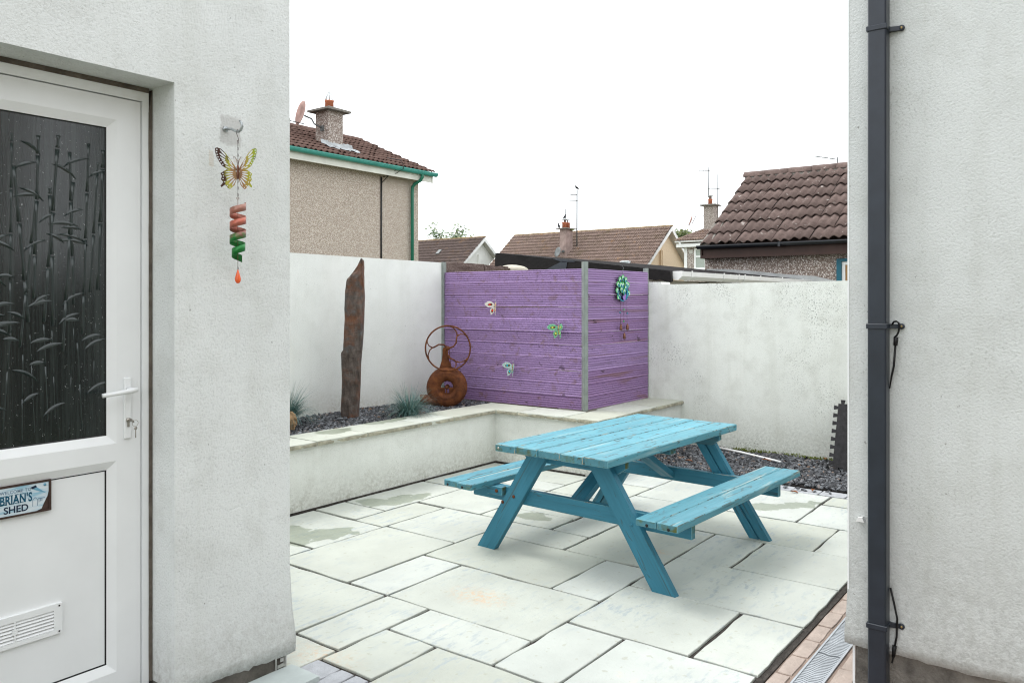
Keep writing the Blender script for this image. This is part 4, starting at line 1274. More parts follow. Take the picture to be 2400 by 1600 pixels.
# local: x right, -y towards the viewer, z up ; casing centre at z = 0.195
CZ = 0.197
Mz = Matrix.Translation((0, 0, CZ)) @ Matrix.Rotation(R(90), 4, 'X')      # lathe axis towards -y
prof = []
for i in range(25):                                                      # snail casing: fat ring round an open eye
    a = 2 * math.pi * i / 24
    prof.append((0.124 + 0.068 * math.cos(a), 0.070 * math.sin(a)))
prof = prof[:-1]
mb = MB().lathe(prof, 48, Mz, closed=True)
for i in range(len(mb.v)):                                               # scroll grows towards the outlet at lower left
    x, y, z = mb.v[i]
    a = math.atan2(z - CZ, x)
    gmm = 1.0 + 0.07 * max(0.0, math.cos(a - R(225)))
    mb.v[i] = (x * gmm, y, CZ + (z - CZ) * gmm)
casing = part('casing', mb, 'rust', bl, True)
part('seam_flange', MB().lathe([(0.186, -0.006), (0.196, -0.006), (0.196, 0.006), (0.186, 0.006)], 48, Mz, closed=True), 'rust', casing, True)
part('raised_ring', MB().lathe([(0.133, 0.066), (0.136, 0.0725), (0.139, 0.066)], 48, Mz, caps=False), 'rust', casing, True)
mb = MB()
for i in range(22):                                                      # illegible cast lettering round the lower half
    a = R(198 + i * 6.8)
    px, pz = 0.112 * math.cos(a), 0.112 * math.sin(a)
    m4 = Mz @ Matrix.Translation((px, pz, 0.0700)) @ Matrix.Rotation(a + R(90), 4, 'Z')
    w = 0.0036 if i % 3 else 0.0024
    s0 = len(mb.v)
    mb.box(-w, -w + 0.0022, -0.009, 0.009, -0.003, 0.0028)
    if i % 2:
        mb.box(w - 0.0022, w, -0.009, 0.009, -0.003, 0.0028)
    mb.box(-w, w, 0.0065 if i % 4 else -0.001, 0.009 if i % 4 else 0.0015, -0.003, 0.0028)
    mb.xf(m4, s0)
part('cast_lettering', mb, 'rust', casing, True)
for a in (R(38), R(150), R(-60), R(262)):
    part('casing_bolt', MB().lathe([(0.006, 0), (0.006, 0.008), (0, 0.009)], 8, Matrix.Translation((0.187 * math.cos(a), -0.007, CZ + 0.187 * math.sin(a))) @ Matrix.Rotation(R(90), 4, 'X')), 'rust', casing, True)
part('eye_spider', MB().box(-0.068, 0.068, -0.060, -0.050, CZ - 0.010, CZ - 0.002).box(-0.005, 0.005, -0.060, -0.050, CZ - 0.062, CZ).lathe([(0.0, 0.034), (0.016, 0.034), (0.016, 0.062), (0.008, 0.066), (0, 0.066)], 16, Mz), 'rust', bl, True)
part('impeller', MB().lathe([(0.0, -0.03), (0.022, -0.03), (0.022, -0.026), (0, -0.026)], 24, Mz).box(-0.055, -0.02, -0.02, 0.02, CZ - 0.05, CZ - 0.012).box(0.02, 0.055, -0.02, 0.02, CZ - 0.05, CZ - 0.012), 'rust', bl, True)
mb = MB().tube([(0.0, 0.0, 0.062), (-0.10, 0.0, 0.068), (-0.20, 0.0, 0.073), (-0.262, 0.0, 0.075)], [0.062, 0.060, 0.050, 0.047], 18, caps=False)
mb.tube([(-0.262, 0, 0.075), (-0.262, 0, 0.075), (-0.20, 0, 0.073)], [0.047, 0.041, 0.040], 18, caps=True)
part('outlet', mb, 'rust', bl, True)
part('outlet_bore', MB().lathe([(0.0, 0), (0.0405, 0)], 18, Matrix.Translation((-0.235, 0, 0.0745)) @ Matrix.Rotation(R(-90), 4, 'Y')), 'drain_dark', bl, True)
# bracket up to the wheel: flared casting
WZ = 0.575
mb = MB()
prof2 = [(0.062, 0.365), (0.048, 0.40), (0.030, 0.46), (0.024, 0.52), (0.024, WZ - 0.02), (0.016, WZ + 0.004)]
pl = [(-0.045 - 0.0 - r, z) for r, z in prof2] + [(-0.045 + r * 1.2, z) for r, z in reversed(prof2)]
mb.prism(pl, -0.010, 0.026, 'y')
mb.prism([(0.012, 0.365), (0.016, 0.365), (0.0, WZ - 0.02), (-0.006, WZ - 0.02)], -0.026, -0.010, 'y')
part('bracket', mb.xf(Matrix.Translation((0.025, 0, 0))), 'rust', bl, True)
WC = Vector((0.012, -0.062, WZ))
part('hub', MB().lathe([(0.0, -0.03), (0.013, -0.03), (0.021, -0.012), (0.021, 0.008), (0.012, 0.013), (0.012, 0.018), (0.0, 0.018)], 18, Matrix.Translation(WC) @ Matrix.Rotation(R(90), 4, 'X')), 'rust', bl, True)
part('axle', MB().tube([WC + Vector((0, 0.02, 0)), (WC.x, 0.02, WC.z)], 0.010, 8), 'rust', bl, True)
WR = 0.216
rim = part('wheel_rim', MB().tube([WC + Vector((WR * math.cos(a), 0, WR * math.sin(a))) for a in [2 * math.pi * i / 56 for i in range(56)]], 0.0078, 8, closed=True), 'rust', bl, True)
def pol(r, a):
    return WC + Vector((r * math.cos(a), 0, r * math.sin(a)))
for k3, a0 in enumerate((R(50), R(175), R(-62))):
    # S curved arm that forks near the rim
    sgn = 1
    arm = [pol(0.016, a0 - R(40)), pol(0.055, a0 - R(34)), pol(0.095, a0 - R(17)), pol(0.130, a0), pol(0.155, a0 + R(4))]
    mb = MB().tube(arm, [0.0088, 0.008, 0.0075, 0.0075, 0.007], 8)
    mb.tube([pol(0.150, a0 + R(3)), pol(0.178, a0 + R(12)), pol(0.202, a0 + R(24)), pol(WR, a0 + R(38))], [0.007, 0.0058, 0.0058, 0.006], 7)
    mb.tube([pol(0.150, a0 + R(3)), pol(0.182, a0 - R(2)), pol(0.203, a0 - R(9)), pol(WR, a0 - R(17))], [0.007, 0.0056, 0.0056, 0.006], 7)
    part('spoke', mb, 'rust', bl, True)
part('crank_pin', MB().tube([pol(0.155, R(-60)), pol(0.158, R(-56)) + Vector((0.012, -0.05, 0.006))], [0.005, 0.006], 8), 'rust', bl, True)
part('foot', MB().box(-0.05, 0.05, -0.03, 0.03, -0.025, 0.02), 'rust', bl, True)
# ------------------------------------------------------------------ picnic table
table = thing('picnic_table', 'blue painted wooden picnic table with attached benches on the patio', 'table', (4.34, 2.405, 0), R(-2.7))
def timber(name, mb, mat, endmat, frame=None, parent=table):
    """mb in table coordinates; frame: matrix whose x axis runs along the grain"""
    frame = frame or Matrix.Identity(4)
    inv = frame.inverted()
    me = mb.xf(inv).mesh(name, mat)
    if endmat:
        me.materials.append(M[endmat])
        me.materials.append(M['blue_worn_edge'])
        for p in me.polygons:
            if abs(p.normal.x) > 0.9:
                p.material_index = 1
            elif max(abs(p.normal.x), abs(p.normal.y), abs(p.normal.z)) < 0.95:
                p.material_index = 2
    o = link(name, me, parent)
    o.matrix_basis = frame
    return o
rt = random.Random(21)
w = 0.770 / 5
for i in range(5):
    y1 = 0.385 - i * w
    e = rt.uniform(-0.004, 0.004)
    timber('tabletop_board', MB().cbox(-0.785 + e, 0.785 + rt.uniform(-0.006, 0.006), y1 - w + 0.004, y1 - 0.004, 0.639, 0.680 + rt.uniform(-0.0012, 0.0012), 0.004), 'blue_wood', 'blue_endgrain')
for s in (1, -1):
    for k in range(2):
        a = 0.550 + k * 0.119
        lo, hi = (a + 0.003, a + 0.116)
        if s < 0:
            lo, hi = -hi, -lo
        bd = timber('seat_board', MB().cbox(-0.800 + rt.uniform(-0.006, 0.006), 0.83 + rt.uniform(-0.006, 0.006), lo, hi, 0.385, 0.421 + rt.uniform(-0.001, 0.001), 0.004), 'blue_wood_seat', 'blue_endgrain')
        part('groove_hole', MB().lathe([(0.008, 0), (0.008, 0.0015), (0, 0.0015)], 10, Matrix.Translation((-0.807, (lo + hi) / 2 + 0.012 * s, 0.398)) @ Matrix.Rotation(R(-90), 4, 'Y')), 'gasket', bd, True)
def leg(x0, x1, s, groove=False):
    sl = 0.654
    yo, wd = 0.675, 0.134
    pts = lambda z: (yo - sl * z, yo - wd - sl * z)
    mb = MB()
    if not groove:
        P = [(pts(0.0)[0] * s, 0.0), (pts(0.0)[1] * s, 0.0), (pts(0.638)[1] * s, 0.638), (pts(0.638)[0] * s, 0.638)]
        mb.prism(P, x0, x1, 'x')
        # small notch sawn in the foot
    else:
        for a, b, d0 in ((0.0, 0.060, 0.0), (0.060, 0.074, 0.012), (0.074, 0.134, 0.0)):
            P = [((yo - a) * s, 0.0), ((yo - b) * s, 0.0), ((yo - b - sl * 0.638) * s, 0.638), ((yo - a - sl * 0.638) * s, 0.638)]
            mb.prism(P, x0 + d0, x1, 'x')
    d = Vector((0, -sl * s, 1)).normalized()
    fx = d
    fy = Vector((1, 0, 0))
    fz = fx.cross(fy)
    fr = Matrix.Translation((x0, yo * s, 0)) @ Matrix(((fx.x, fy.x, fz.x, 0), (fx.y, fy.y, fz.y, 0), (fx.z, fy.z, fz.z, 0), (0, 0, 0, 1)))
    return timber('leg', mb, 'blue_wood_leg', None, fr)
for s in (1, -1):
    leg(-0.615, -0.575, s)
    leg(0.602, 0.642, s, True)
yax = Matrix(((0, -1, 0, 0), (1, 0, 0, 0), (0, 0, 1, 0), (0, 0, 0, 1)))
for x0 in (-0.574, 0.563):
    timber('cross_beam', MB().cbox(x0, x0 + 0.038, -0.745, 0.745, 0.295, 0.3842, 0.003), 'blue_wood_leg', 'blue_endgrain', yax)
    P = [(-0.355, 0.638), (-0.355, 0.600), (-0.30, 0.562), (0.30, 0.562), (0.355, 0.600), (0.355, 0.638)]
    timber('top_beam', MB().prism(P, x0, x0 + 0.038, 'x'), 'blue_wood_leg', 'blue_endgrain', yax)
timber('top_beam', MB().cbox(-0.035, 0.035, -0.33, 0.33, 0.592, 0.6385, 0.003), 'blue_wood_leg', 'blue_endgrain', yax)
for s in (1, -1):
    a, b = Vector((0.036 * s, 0, 0.615)), Vector((0.545 * s, 0, 0.335))
    d = (b - a).normalized()
    nrm = Vector((-d.z, 0, d.x))
    P = [a + nrm * 0.018, b + nrm * 0.018, b - nrm * 0.018, a - nrm * 0.018]
    vs = [(p.x, -0.046, p.z) for p in P] + [(p.x, 0.046, p.z) for p in P]
    fr = Matrix(((d.x, 0, nrm.x, 0), (0, 1, 0, 0), (d.z, 0, nrm.z, 0), (0, 0, 0, 1)))
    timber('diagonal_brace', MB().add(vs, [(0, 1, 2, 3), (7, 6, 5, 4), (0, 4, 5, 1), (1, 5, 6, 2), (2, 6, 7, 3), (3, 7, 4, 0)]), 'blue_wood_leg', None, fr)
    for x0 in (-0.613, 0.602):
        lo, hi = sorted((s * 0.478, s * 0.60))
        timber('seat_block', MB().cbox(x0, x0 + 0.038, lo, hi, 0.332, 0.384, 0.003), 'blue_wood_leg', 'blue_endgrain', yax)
def bolt(x, y, z, mat, r=0.010):
    part('bolt', MB().lathe([(r, 0), (r, 0.002), (r * 0.85, 0.005), (0, 0.006)], 12, Matrix.Translation((x, y, z)) @ Matrix.Rotation(R(-90), 4, 'Y')), mat, table, True)
bolt(-0.6155, 0.470, 0.300, 'rust'); bolt(-0.6155, 0.385, 0.345, 'rust'); bolt(-0.6135, 0.520, 0.358, 'rust', 0.011)
bolt(-0.6155, -0.42, 0.325, 'blue_wood_leg', 0.009); bolt(0.562, -0.50, 0.34, 'drain_dark', 0.012)
bolt(-0.790, 0.352, 0.660, 'chrome', 0.007)

# ------------------------------------------------------------------ ornaments on the screens
def ornament_butterfly(label, y, z, wing_mat, gem, lift, tilt):
    t = thing('butterfly_ornament', label, 'ornament', (6.178, y, z), 0.0, 'metal butterflies pinned to the purple screen')
    X = Vector((0, 1, 0)); N = Vector((-1, 0, 0))
    fore = [(0.002, 0.010), (0.022, 0.032), (0.050, 0.049), (0.080, 0.048), (0.100, 0.034), (0.112, 0.018), (0.094, 0.000), (0.068, -0.011), (0.040, -0.010), (0.014, -0.002)]
    hind = [(0.002, -0.004), (0.020, -0.010), (0.040, -0.016), (0.053, -0.032), (0.054, -0.054), (0.046, -0.070), (0.048, -0.086), (0.028, -0.076), (0.010, -0.052), (0.002, -0.030)]
    for s in (1, -1):
        ax = X * s * math.cos(lift) + N * math.sin(lift)
        nz = (N * math.cos(lift) - X * s * math.sin(lift))
        fr = Matrix(((ax.x, nz.x, 0, -0.012), (ax.y, nz.y, 0, 0), (ax.z, nz.z, 1, 0), (0, 0, 0, 1)))
        rot = Matrix.Rotation(tilt, 4, 'X')
        for poly, hole, gm, nm in ((fore, circ(0.056, 0.016, 0.026, 14, 0.0125, -0.12), circ(0.060, 0.017, 0.0105, 12, 0.009), 'fore_wing'), (hind, circ(0.031, -0.044, 0.0115, 14, 0.021, 0.1), circ(0.031, -0.040, 0.0085, 12, 0.011), 'hind_wing')):
            mb = curve_mesh([poly, hole], 0.0022)
            wg = part(nm, mb.xf(rot @ fr), wing_mat, t, True)
            mb = curve_mesh([gm], 0.007)
            part('gem', mb.xf(rot @ fr), gem, wg, True)
            mb = curve_mesh([hole], 0.0008)
            part('wing_cell', mb.xf(rot @ fr), 'copper', wg, True)
    rot = Matrix.Rotation(tilt, 4, 'X') @ Matrix.Translation((-0.016, 0, 0))
    part('body', MB().lathe([(0.0, -0.052), (0.004, -0.048), (0.0065, -0.035), (0.007, -0.018), (0.004, -0.008), (0.0075, 0.0), (0.0085, 0.008), (0.006, 0.017), (0.004, 0.020), (0.0065, 0.025), (0.007, 0.031), (0.004, 0.036), (0, 0.037)], 12, rot), 'gold', t, True)
    for s in (1, -1):
        part('antenna', MB().tube([rot @ Vector((0, 0.002 * s, 0.035)), rot @ Vector((-0.010, 0.006 * s, 0.052)), rot @ Vector((-0.012, 0.010 * s, 0.066))], [0.0011, 0.001, 0.0018], 5), 'zinc', t, True)
        for zz in (0.010, -0.012):
            part('leg', MB().tube([rot @ Vector((0, 0.004 * s, zz)), rot @ Vector((-0.014, 0.016 * s, zz + 0.004)), rot @ Vector((-0.012, 0.024 * s, zz - 0.010))], 0.0009, 5), 'zinc', t, True)
ornament_butterfly('white metal butterfly with red gems, upper left on the purple screen', 4.867, 1.441, 'enamel_white', 'gem_red', R(50), R(3))
ornament_butterfly('green metal butterfly with lime gems, near the corner post of the purple screen', 4.115, 1.234, 'enamel_green', 'gem_lime', R(38), R(-2))
ornament_butterfly('pale metal butterfly with turquoise gems, lowest on the purple screen', 4.65, 0.849, 'enamel_pale', 'gem_cyan', R(50), R(8))

# round feather wind chime on the side screen
ch = thing('wind_chime', 'round green and turquoise feather wind chime with copper bells on the side screen', 'wind chime', (6.84, 3.825, 1.15))
def PL(mb, y):
    return mb.xf(Matrix.Translation((0, y, 0.463)))
part('back_disc', PL(curve_mesh([circ(0, 0, 0.118, 28, 0.122)], 0.004), -0.006), 'glaze_navy', ch, True)
feathers = [(-0.055, 0.085, 0.30), (0.0, 0.105, 0.0), (0.055, 0.085, -0.35), (-0.098, 0.040, 0.75), (-0.105, -0.020, 1.05), (-0.080, -0.080, 1.5), (0.098, 0.035, -0.7), (0.105, -0.045, -1.1),
            (-0.005, 0.035, 0.0), (-0.035, -0.010, 0.35), (0.045, 0.005, -0.4), (0.015, -0.03, -0.1), (0.065, 0.045, -0.5), (-0.045, 0.035, 0.45)]
for i, (fx, fz, ra) in enumerate(feathers):
    lay = -0.010 - 0.0012 * (i % 4) - (0.004 if i >= 8 else 0)
    def tear(s, dz=0.0):
        out = []
        for k in range(16):
            a = 2 * math.pi * k / 16
            x, zq = 0.024 * s * math.sin(a) * (1 - 0.35 * math.cos(a + math.pi)), 0.033 * s * math.cos(a) + dz
            out.append((fx + x * math.cos(ra) - zq * math.sin(ra), fz + x * math.sin(ra) + zq * math.cos(ra)))
        return out
    f1 = part('feather', PL(curve_mesh([tear(1.0)], 0.003), lay), 'glaze_green', ch, True)
    part('feather_mint', PL(curve_mesh([tear(0.78, -0.003)], 0.003), lay - 0.0016), 'glaze_mint', f1, True)
    part('feather_eye', PL(curve_mesh([tear(0.52, -0.012)], 0.003), lay - 0.0030), 'glaze_teal', f1, True)
    part('feather_pupil', PL(curve_mesh([circ(fx + 0.008 * math.sin(ra), fz - 0.008 * math.cos(ra), 0.0055, 8)], 0.003), lay - 0.0044), 'glaze_navy', f1, True)
part('body_scales', PL(curve_mesh([[(-0.015, -0.075), (0.030, -0.045), (0.050, -0.060), (0.042, -0.100), (0.020, -0.118), (-0.002, -0.108)]], 0.006), -0.017), 'glaze_purple', ch, True)
part('neck', PL(MB().tube([(0.045, 0, -0.100), (0.066, 0, -0.070), (0.072, 0, -0.030), (0.062, 0, 0.005), (0.066, 0, 0.030)], [0.010, 0.010, 0.009, 0.008, 0.010], 8), -0.018), 'glaze_teal', ch, True)
part('rim', PL(MB().tube([(0.112 * math.sin(a), 0, -0.118 * math.cos(a)) for a in [R(-70 + 10 * k) for k in range(15)]], 0.006, 7), -0.012), 'glaze_teal', ch, True)
part('hanger', MB().tube([(-0.014, -0.008, 0.60), (-0.004, -0.012, 0.645), (0.010, -0.012, 0.668), (0.012, 0.004, 0.690), (-0.012, 0.014, 0.694)], 0.0016, 5), 'aerial', ch, True)
for x, zt, zb in ((-0.055, 0.335, 0.115), (0.012, 0.335, 0.03), (0.075, 0.345, 0.115)):
    part('string', MB().tube([(x, -0.012, zt), (x + 0.002, -0.014, zb)], 0.0013, 4), 'rope', ch, True)
for x, z, mt_ in ((-0.064, 0.234, 'glaze_teal'), (0.012, 0.262, 'glaze_green'), (0.079, 0.224, 'glaze_teal'), (0.010, 0.146, 'glaze_green')):
    part('bead', MB().lathe([(0.0, -0.008), (0.006, -0.006), (0.0085, 0), (0.006, 0.006), (0, 0.008)], 10, Matrix.Translation((x, -0.014, z))), mt_, ch, True)
for x, z in ((-0.052, 0.062), (0.077, 0.062), (0.015, -0.025)):
    part('bell', MB().lathe([(0.020, 0.0), (0.018, 0.015), (0.016, 0.035), (0.010, 0.047), (0.003, 0.053), (0, 0.053)], 14, Matrix.Translation((x, -0.018, z)) @ Matrix.Diagonal((1.0, 0.7, 1.15, 1))), 'copper', ch, True)
    part('clapper', MB().tube([(x, -0.018, z + 0.02), (x, -0.018, z - 0.018)], 0.002, 5), 'copper', ch, True)

# ------------------------------------------------------------------ hanging butterfly chime on the shed wall
hookt = thing('wall_hook', 'galvanised screw hook in the shed wall above the butterfly chime', 'hook', (1.752, 2.66, 2.13))
part('nut', MB().lathe([(0.0, 0.0), (0.011, 0.0), (0.011, 0.008), (0.0, 0.008)], 6, Matrix.Translation((1.742, 2.679, 2.147)) @ Matrix.Rotation(R(90), 4, 'X')).lathe([(0.006, 0.008), (0.006, 0.016), (0, 0.016)], 10, Matrix.Translation((1.742, 2.679, 2.147)) @ Matrix.Rotation(R(90), 4, 'X')), 'hook_steel', hookt)
part('shank', MB().tube([(1.742, 2.668, 2.147), (1.741, 2.635, 2.142), (1.740, 2.610, 2.131), (1.741, 2.592, 2.126), (1.744, 2.580, 2.131), (1.746, 2.574, 2.144), (1.744, 2.576, 2.158), (1.741, 2.584, 2.166)], [0.005, 0.005, 0.005, 0.0052, 0.0052, 0.005, 0.005, 0.004], 8), 'hook_steel', hookt)
CX = Vector((1.739, 2.591, 0))
bc = thing('butterfly_wind_spinner', 'brown and lime butterfly with red and green spiral hanging on the shed wall', 'wind spinner', (CX.x, CX.y, 1.563), R(-34))
bz = 1.978 - 1.563
def chain(z0, z1, name='chain'):
    mb = MB()
    n = max(2, int((z1 - z0) / 0.011))
    for i in range(n):
        z = z0 + (i + 0.5) * (z1 - z0) / n
        a = (i % 2) * R(90)
        mb.tube([(0.0022 * math.cos(q) * math.cos(a), 0.0022 * math.cos(q) * math.sin(a), z + 0.0062 * math.sin(q)) for q in [2 * math.pi * k / 8 for k in range(8)]], 0.0008, 4, closed=True)
    part(name, mb, 'sign_brown', bc, True)
part('wire_hook', MB().tube([(0.006, -0.004, 0.560), (-0.002, 0, 0.572), (-0.006, 0, 0.560), (0.001, 0, 0.540), (0.003, 0, 0.530), (-0.001, 0, 0.527), (-0.003, 0, 0.531)], 0.0011, 5), 'sign_brown', bc, True)
chain(bz + 0.03, 0.530)
chain(0.322, bz - 0.03)
foreW = [(0.002, 0.004), (0.012, 0.022), (0.030, 0.046), (0.046, 0.066), (0.060, 0.078), (0.073, 0.082), (0.081, 0.079), (0.080, 0.062), (0.075, 0.046), (0.067, 0.032), (0.056, 0.016), (0.040, 0.007), (0.015, -0.002)]
hindW = [(0.002, -0.003), (0.020, 0.003), (0.040, 0.004), (0.055, -0.007), (0.062, -0.012), (0.057, -0.022), (0.060, -0.034), (0.052, -0.044), (0.062, -0.058), (0.058, -0.063), (0.045, -0.052), (0.036, -0.064), (0.028, -0.068), (0.020, -0.060), (0.012, -0.052), (0.004, -0.030)]
def cell(x0, z0, x1, z1, w):
    a = math.atan2(z1 - z0, x1 - x0)
    return circ((x0 + x1) / 2, (z0 + z1) / 2, math.hypot(x1 - x0, z1 - z0) / 2, 10, w, a)
foreH = [circ(0.0745, 0.0745, 0.0026, 8), circ(0.0755, 0.0655, 0.0026, 8), circ(0.0735, 0.056, 0.0026, 8), circ(0.0705, 0.047, 0.0026, 8), circ(0.066, 0.0385, 0.0026, 8), circ(0.060, 0.030, 0.0026, 8), circ(0.0535, 0.0215, 0.0024, 8),
         cell(0.020, 0.026, 0.036, 0.048, 0.0022), cell(0.042, 0.053, 0.064, 0.0755, 0.0032), cell(0.044, 0.046, 0.066, 0.062, 0.0032), cell(0.044, 0.037, 0.064, 0.049, 0.0030), cell(0.040, 0.029, 0.058, 0.038, 0.0028),
         cell(0.034, 0.021, 0.051, 0.029, 0.0026), cell(0.014, 0.013, 0.032, 0.034, 0.0020), cell(0.014, 0.007, 0.030, 0.018, 0.0020), cell(0.028, 0.011, 0.045, 0.017, 0.0022)]
hindH = [circ(0.0535, -0.0125, 0.0024, 8), circ(0.0515, -0.0215, 0.0024, 8), circ(0.0525, -0.031, 0.0024, 8), circ(0.0465, -0.042, 0.0024, 8), circ(0.037, -0.0555, 0.0024, 8), circ(0.028, -0.061, 0.0022, 8),
         cell(0.016, -0.003, 0.044, -0.005, 0.0025), cell(0.018, -0.010, 0.045, -0.015, 0.0026), cell(0.017, -0.016, 0.043, -0.026, 0.0026), cell(0.015, -0.021, 0.040, -0.038, 0.0028), cell(0.011, -0.026, 0.033, -0.050, 0.0028), cell(0.008, -0.031, 0.021, -0.055, 0.0024)]
for s, mt_, lf in ((-1, 'wing_dark', R(12)), (1, 'wing_lacquer', R(36))):
    for poly, holes, nm in ((foreW, foreH, 'fore_wing'), (hindW, hindH, 'hind_wing')):
        mb = curve_mesh([poly] + holes, 0.0012)
        fr = Matrix.Translation((0, -0.004 if nm == 'hind_wing' else -0.002, 0)) @ Matrix(((s * math.cos(lf), 0, 0, 0), (-math.sin(lf), 1, 0, 0), (0, 0, 1, 0), (0, 0, 0, 1)))
        me = mb.xf(fr).mesh(nm, mt_)
        o = link(nm, me, bc)
        o.location = (0, 0, bz)
part('body', MB().lathe([(0.0, -0.034), (0.003, -0.028), (0.0045, -0.010), (0.004, 0.004), (0.005, 0.014), (0.003, 0.022), (0, 0.024)], 10, Matrix.Translation((0, -0.007, bz))), 'copper', bc, True)
for s in (1, -1):
    part('antenna', MB().tube([(0.001 * s, -0.007, bz + 0.02), (0.004 * s, -0.008, bz + 0.040), (0.011 * s, -0.009, bz + 0.054), (0.015 * s, -0.009, bz + 0.052), (0.0135 * s, -0.009, bz + 0.0475)], 0.001, 5), 'copper', bc, True)
SZ0, SZ1 = 0.078, 0.305
turns = 4.0
n = 150
vs, fs = [], []
for i in range(n + 1):
    t = i / n
    a = turns * 2 * math.pi * t + 0.6
    r = 0.0285 if t > 0.30 else 0.0175 + 0.011 * (t / 0.30)
    z = SZ0 + (SZ1 - SZ0 - 0.027) * t
    for (dr, dz) in ((0, 0), (0.0007, 0), (0.0007, 0.027), (0, 0.027)):
        vs.append(((r + dr) * math.cos(a), (r + dr) * math.sin(a), z + dz))
for i in range(n):
    a, b = i * 4, i * 4 + 4
    for k in range(4):
        fs.append((a + k, a + (k + 1) % 4, b + (k + 1) % 4, b + k))
fs += [(3, 2, 1, 0), (n * 4, n * 4 + 1, n * 4 + 2, n * 4 + 3)]
me = MB().add([(v[0], v[1], v[2] - SZ0) for v in vs], fs, True).mesh('spiral', 'spiral_lacquer')
sp = link('spiral', me, bc)
sp.location = (0, 0, SZ0)
part('spindle', MB().tube([(0, 0, 0.072), (0, 0, 0.312)], 0.0011, 5).tube([(0.004 * math.cos(q), 0, 0.316 + 0.004 * math.sin(q)) for q in [2 * math.pi * k / 10 for k in range(10)]], 0.0011, 5, closed=True), 'copper', bc, True)
chain(0.050, 0.074)
part('drop', MB().lathe([(0.0, 0.0), (0.005, 0.001), (0.0095, 0.007), (0.011, 0.015), (0.009, 0.026), (0.005, 0.040), (0.0022, 0.050), (0, 0.052)], 14), 'drop_orange', bc, True)

# ------------------------------------------------------------------ fallen leaves
rl = random.Random(31)
for (lx, ly, lz, lab) in ((6.40, 1.876, 0.006, 'curled brown leaf on the grey setts beside the gravel strip'), (6.27, 1.98, 0.003, 'flat brown leaf on the slab in front of the grey setts'),
                          (6.70, 3.06, 0.045, 'dry brown leaf on the gravel seen under the tabletop'), (7.10, 2.50, 0.055, 'dry brown leaf on the gravel near the white conduit'), (7.39, 2.06, 0.075, 'russet leaf on the gravel beside the foam mat')):
    mb = MB()
    vs = []
    a = rl.uniform(0, 6.28)
    L, W = rl.uniform(0.03, 0.04), rl.uniform(0.012, 0.018)
    for i in range(6):
        t = i / 5
        wv = W * math.sin(math.pi * (0.08 + 0.84 * t))
        for s in (-1, 0, 1):
            vs.append((-L + 2 * L * t, wv * s, 0.010 * abs(s) + 0.006 * math.sin(t * 3.1) + (0.0018 if s == 0 else 0)))
    fs = []
    for i in range(5):
        for k in range(2):
            q = i * 3 + k
            fs.append((q, q + 3, q + 4, q + 1))
    mb.add(vs, fs, True).xf(Matrix.Translation((lx, ly, lz)) @ Matrix.Rotation(a, 4, 'Z'))
    solo('fallen_leaf', mb, 'leaf_brown', lab, 'leaf', (lx, ly, lz))
# ------------------------------------------------------------------ roof tiles and neighbouring houses
def frame_of(o, ex, ey):
    ex, ey = Vector(ex).normalized(), Vector(ey).normalized()
    ez = ex.cross(ey)
    return Matrix(((ex.x, ey.x, ez.x, o[0]), (ex.y, ey.y, ez.y, o[1]), (ex.z, ey.z, ez.z, o[2]), (0, 0, 0, 1)))
def roll(u, amp):
    """two rolls over one tile"""
    return amp * max(0.0, 0.5 - 0.5 * math.cos(2 * math.pi * (2 * u + 0.0))) ** 0.8
def tile_mesh(name, w, L, amp, th, mat, n=12):
    vs, fs = [], []
    for j, y in enumerate((0.0, L)):
        for i in range(n + 1):
            u = i / n
            vs.append((u * w * 0.985, y, roll(u, amp) + th))
    for i in range(n + 1):
        u = i / n
        vs.append((u * w * 0.985, 0.004, roll(u, amp) + th - 0.016))
    for i in range(n):
        fs.append((i, i + 1, n + 2 + i, n + 1 + i))
        fs.append((2 * (n + 1) + i, 2 * (n + 1) + i + 1, i + 1, i))
    vs += [(0, L, 0.0), (0, 0.0, 0.0)]
    fs.append((0, n + 1, len(vs) - 2, len(vs) - 1))
    me = MB().add(vs, fs, True).mesh(name, mat)
    return me
def lay_tiles(parent, fr, cols, rows, w, gauge, me, seed=1, jit=0.006, tilt=0.10):
    rg = random.Random(seed)
    inv = Matrix.Translation(-org(parent))
    for r in range(rows):
        for c in range(cols):
            o = bpy.data.objects.new('roof_tile', me)
            COL.objects.link(o)
            o.parent = parent
            o.matrix_basis = inv @ fr @ Matrix.Translation((c * w + rg.gauss(0, jit * 0.3), r * gauge + rg.gauss(0, jit), rg.gauss(0, jit * 0.25))) @ Matrix.Rotation(rg.gauss(0, 0.004) - tilt, 4, 'X') @ Matrix.Rotation(rg.gauss(0, 0.004), 4, 'Z')
def strip_tiles(fr, W, rows, gauge, pitch, amp, step=4, jit=0.0, seed=2, trim=None):
    """far roof: each course one rolled strip; all courses in one mesh"""
    rg = random.Random(seed)
    mb = MB()
    n = int(W / pitch) * step
    for r in range(rows):
        x0, x1 = (0.0, W) if trim is None else trim(r)
        if x1 - x0 < 0.3:
            continue
        vs, fs = [], []
        y0, y1 = r * gauge, (r + 1) * gauge + 0.05
        k = 0
        N = max(4, int((x1 - x0) / pitch * step))
        for i in range(N + 1):
            x = x0 + (x1 - x0) * i / N
            h = amp * (0.5 - 0.5 * math.cos(2 * math.pi * x / pitch)) + rg.uniform(-jit, jit)
            vs += [fr @ Vector((x, y0, h - 0.02)), fr @ Vector((x, y0, h + 0.075)), fr @ Vector((x, y1, h + 0.002))]
        for i in range(N):
            a = i * 3
            fs += [(a, a + 3, a + 4, a + 1), (a + 1, a + 4, a + 5, a + 2)]
        mb.add(vs, fs, False)
    return mb
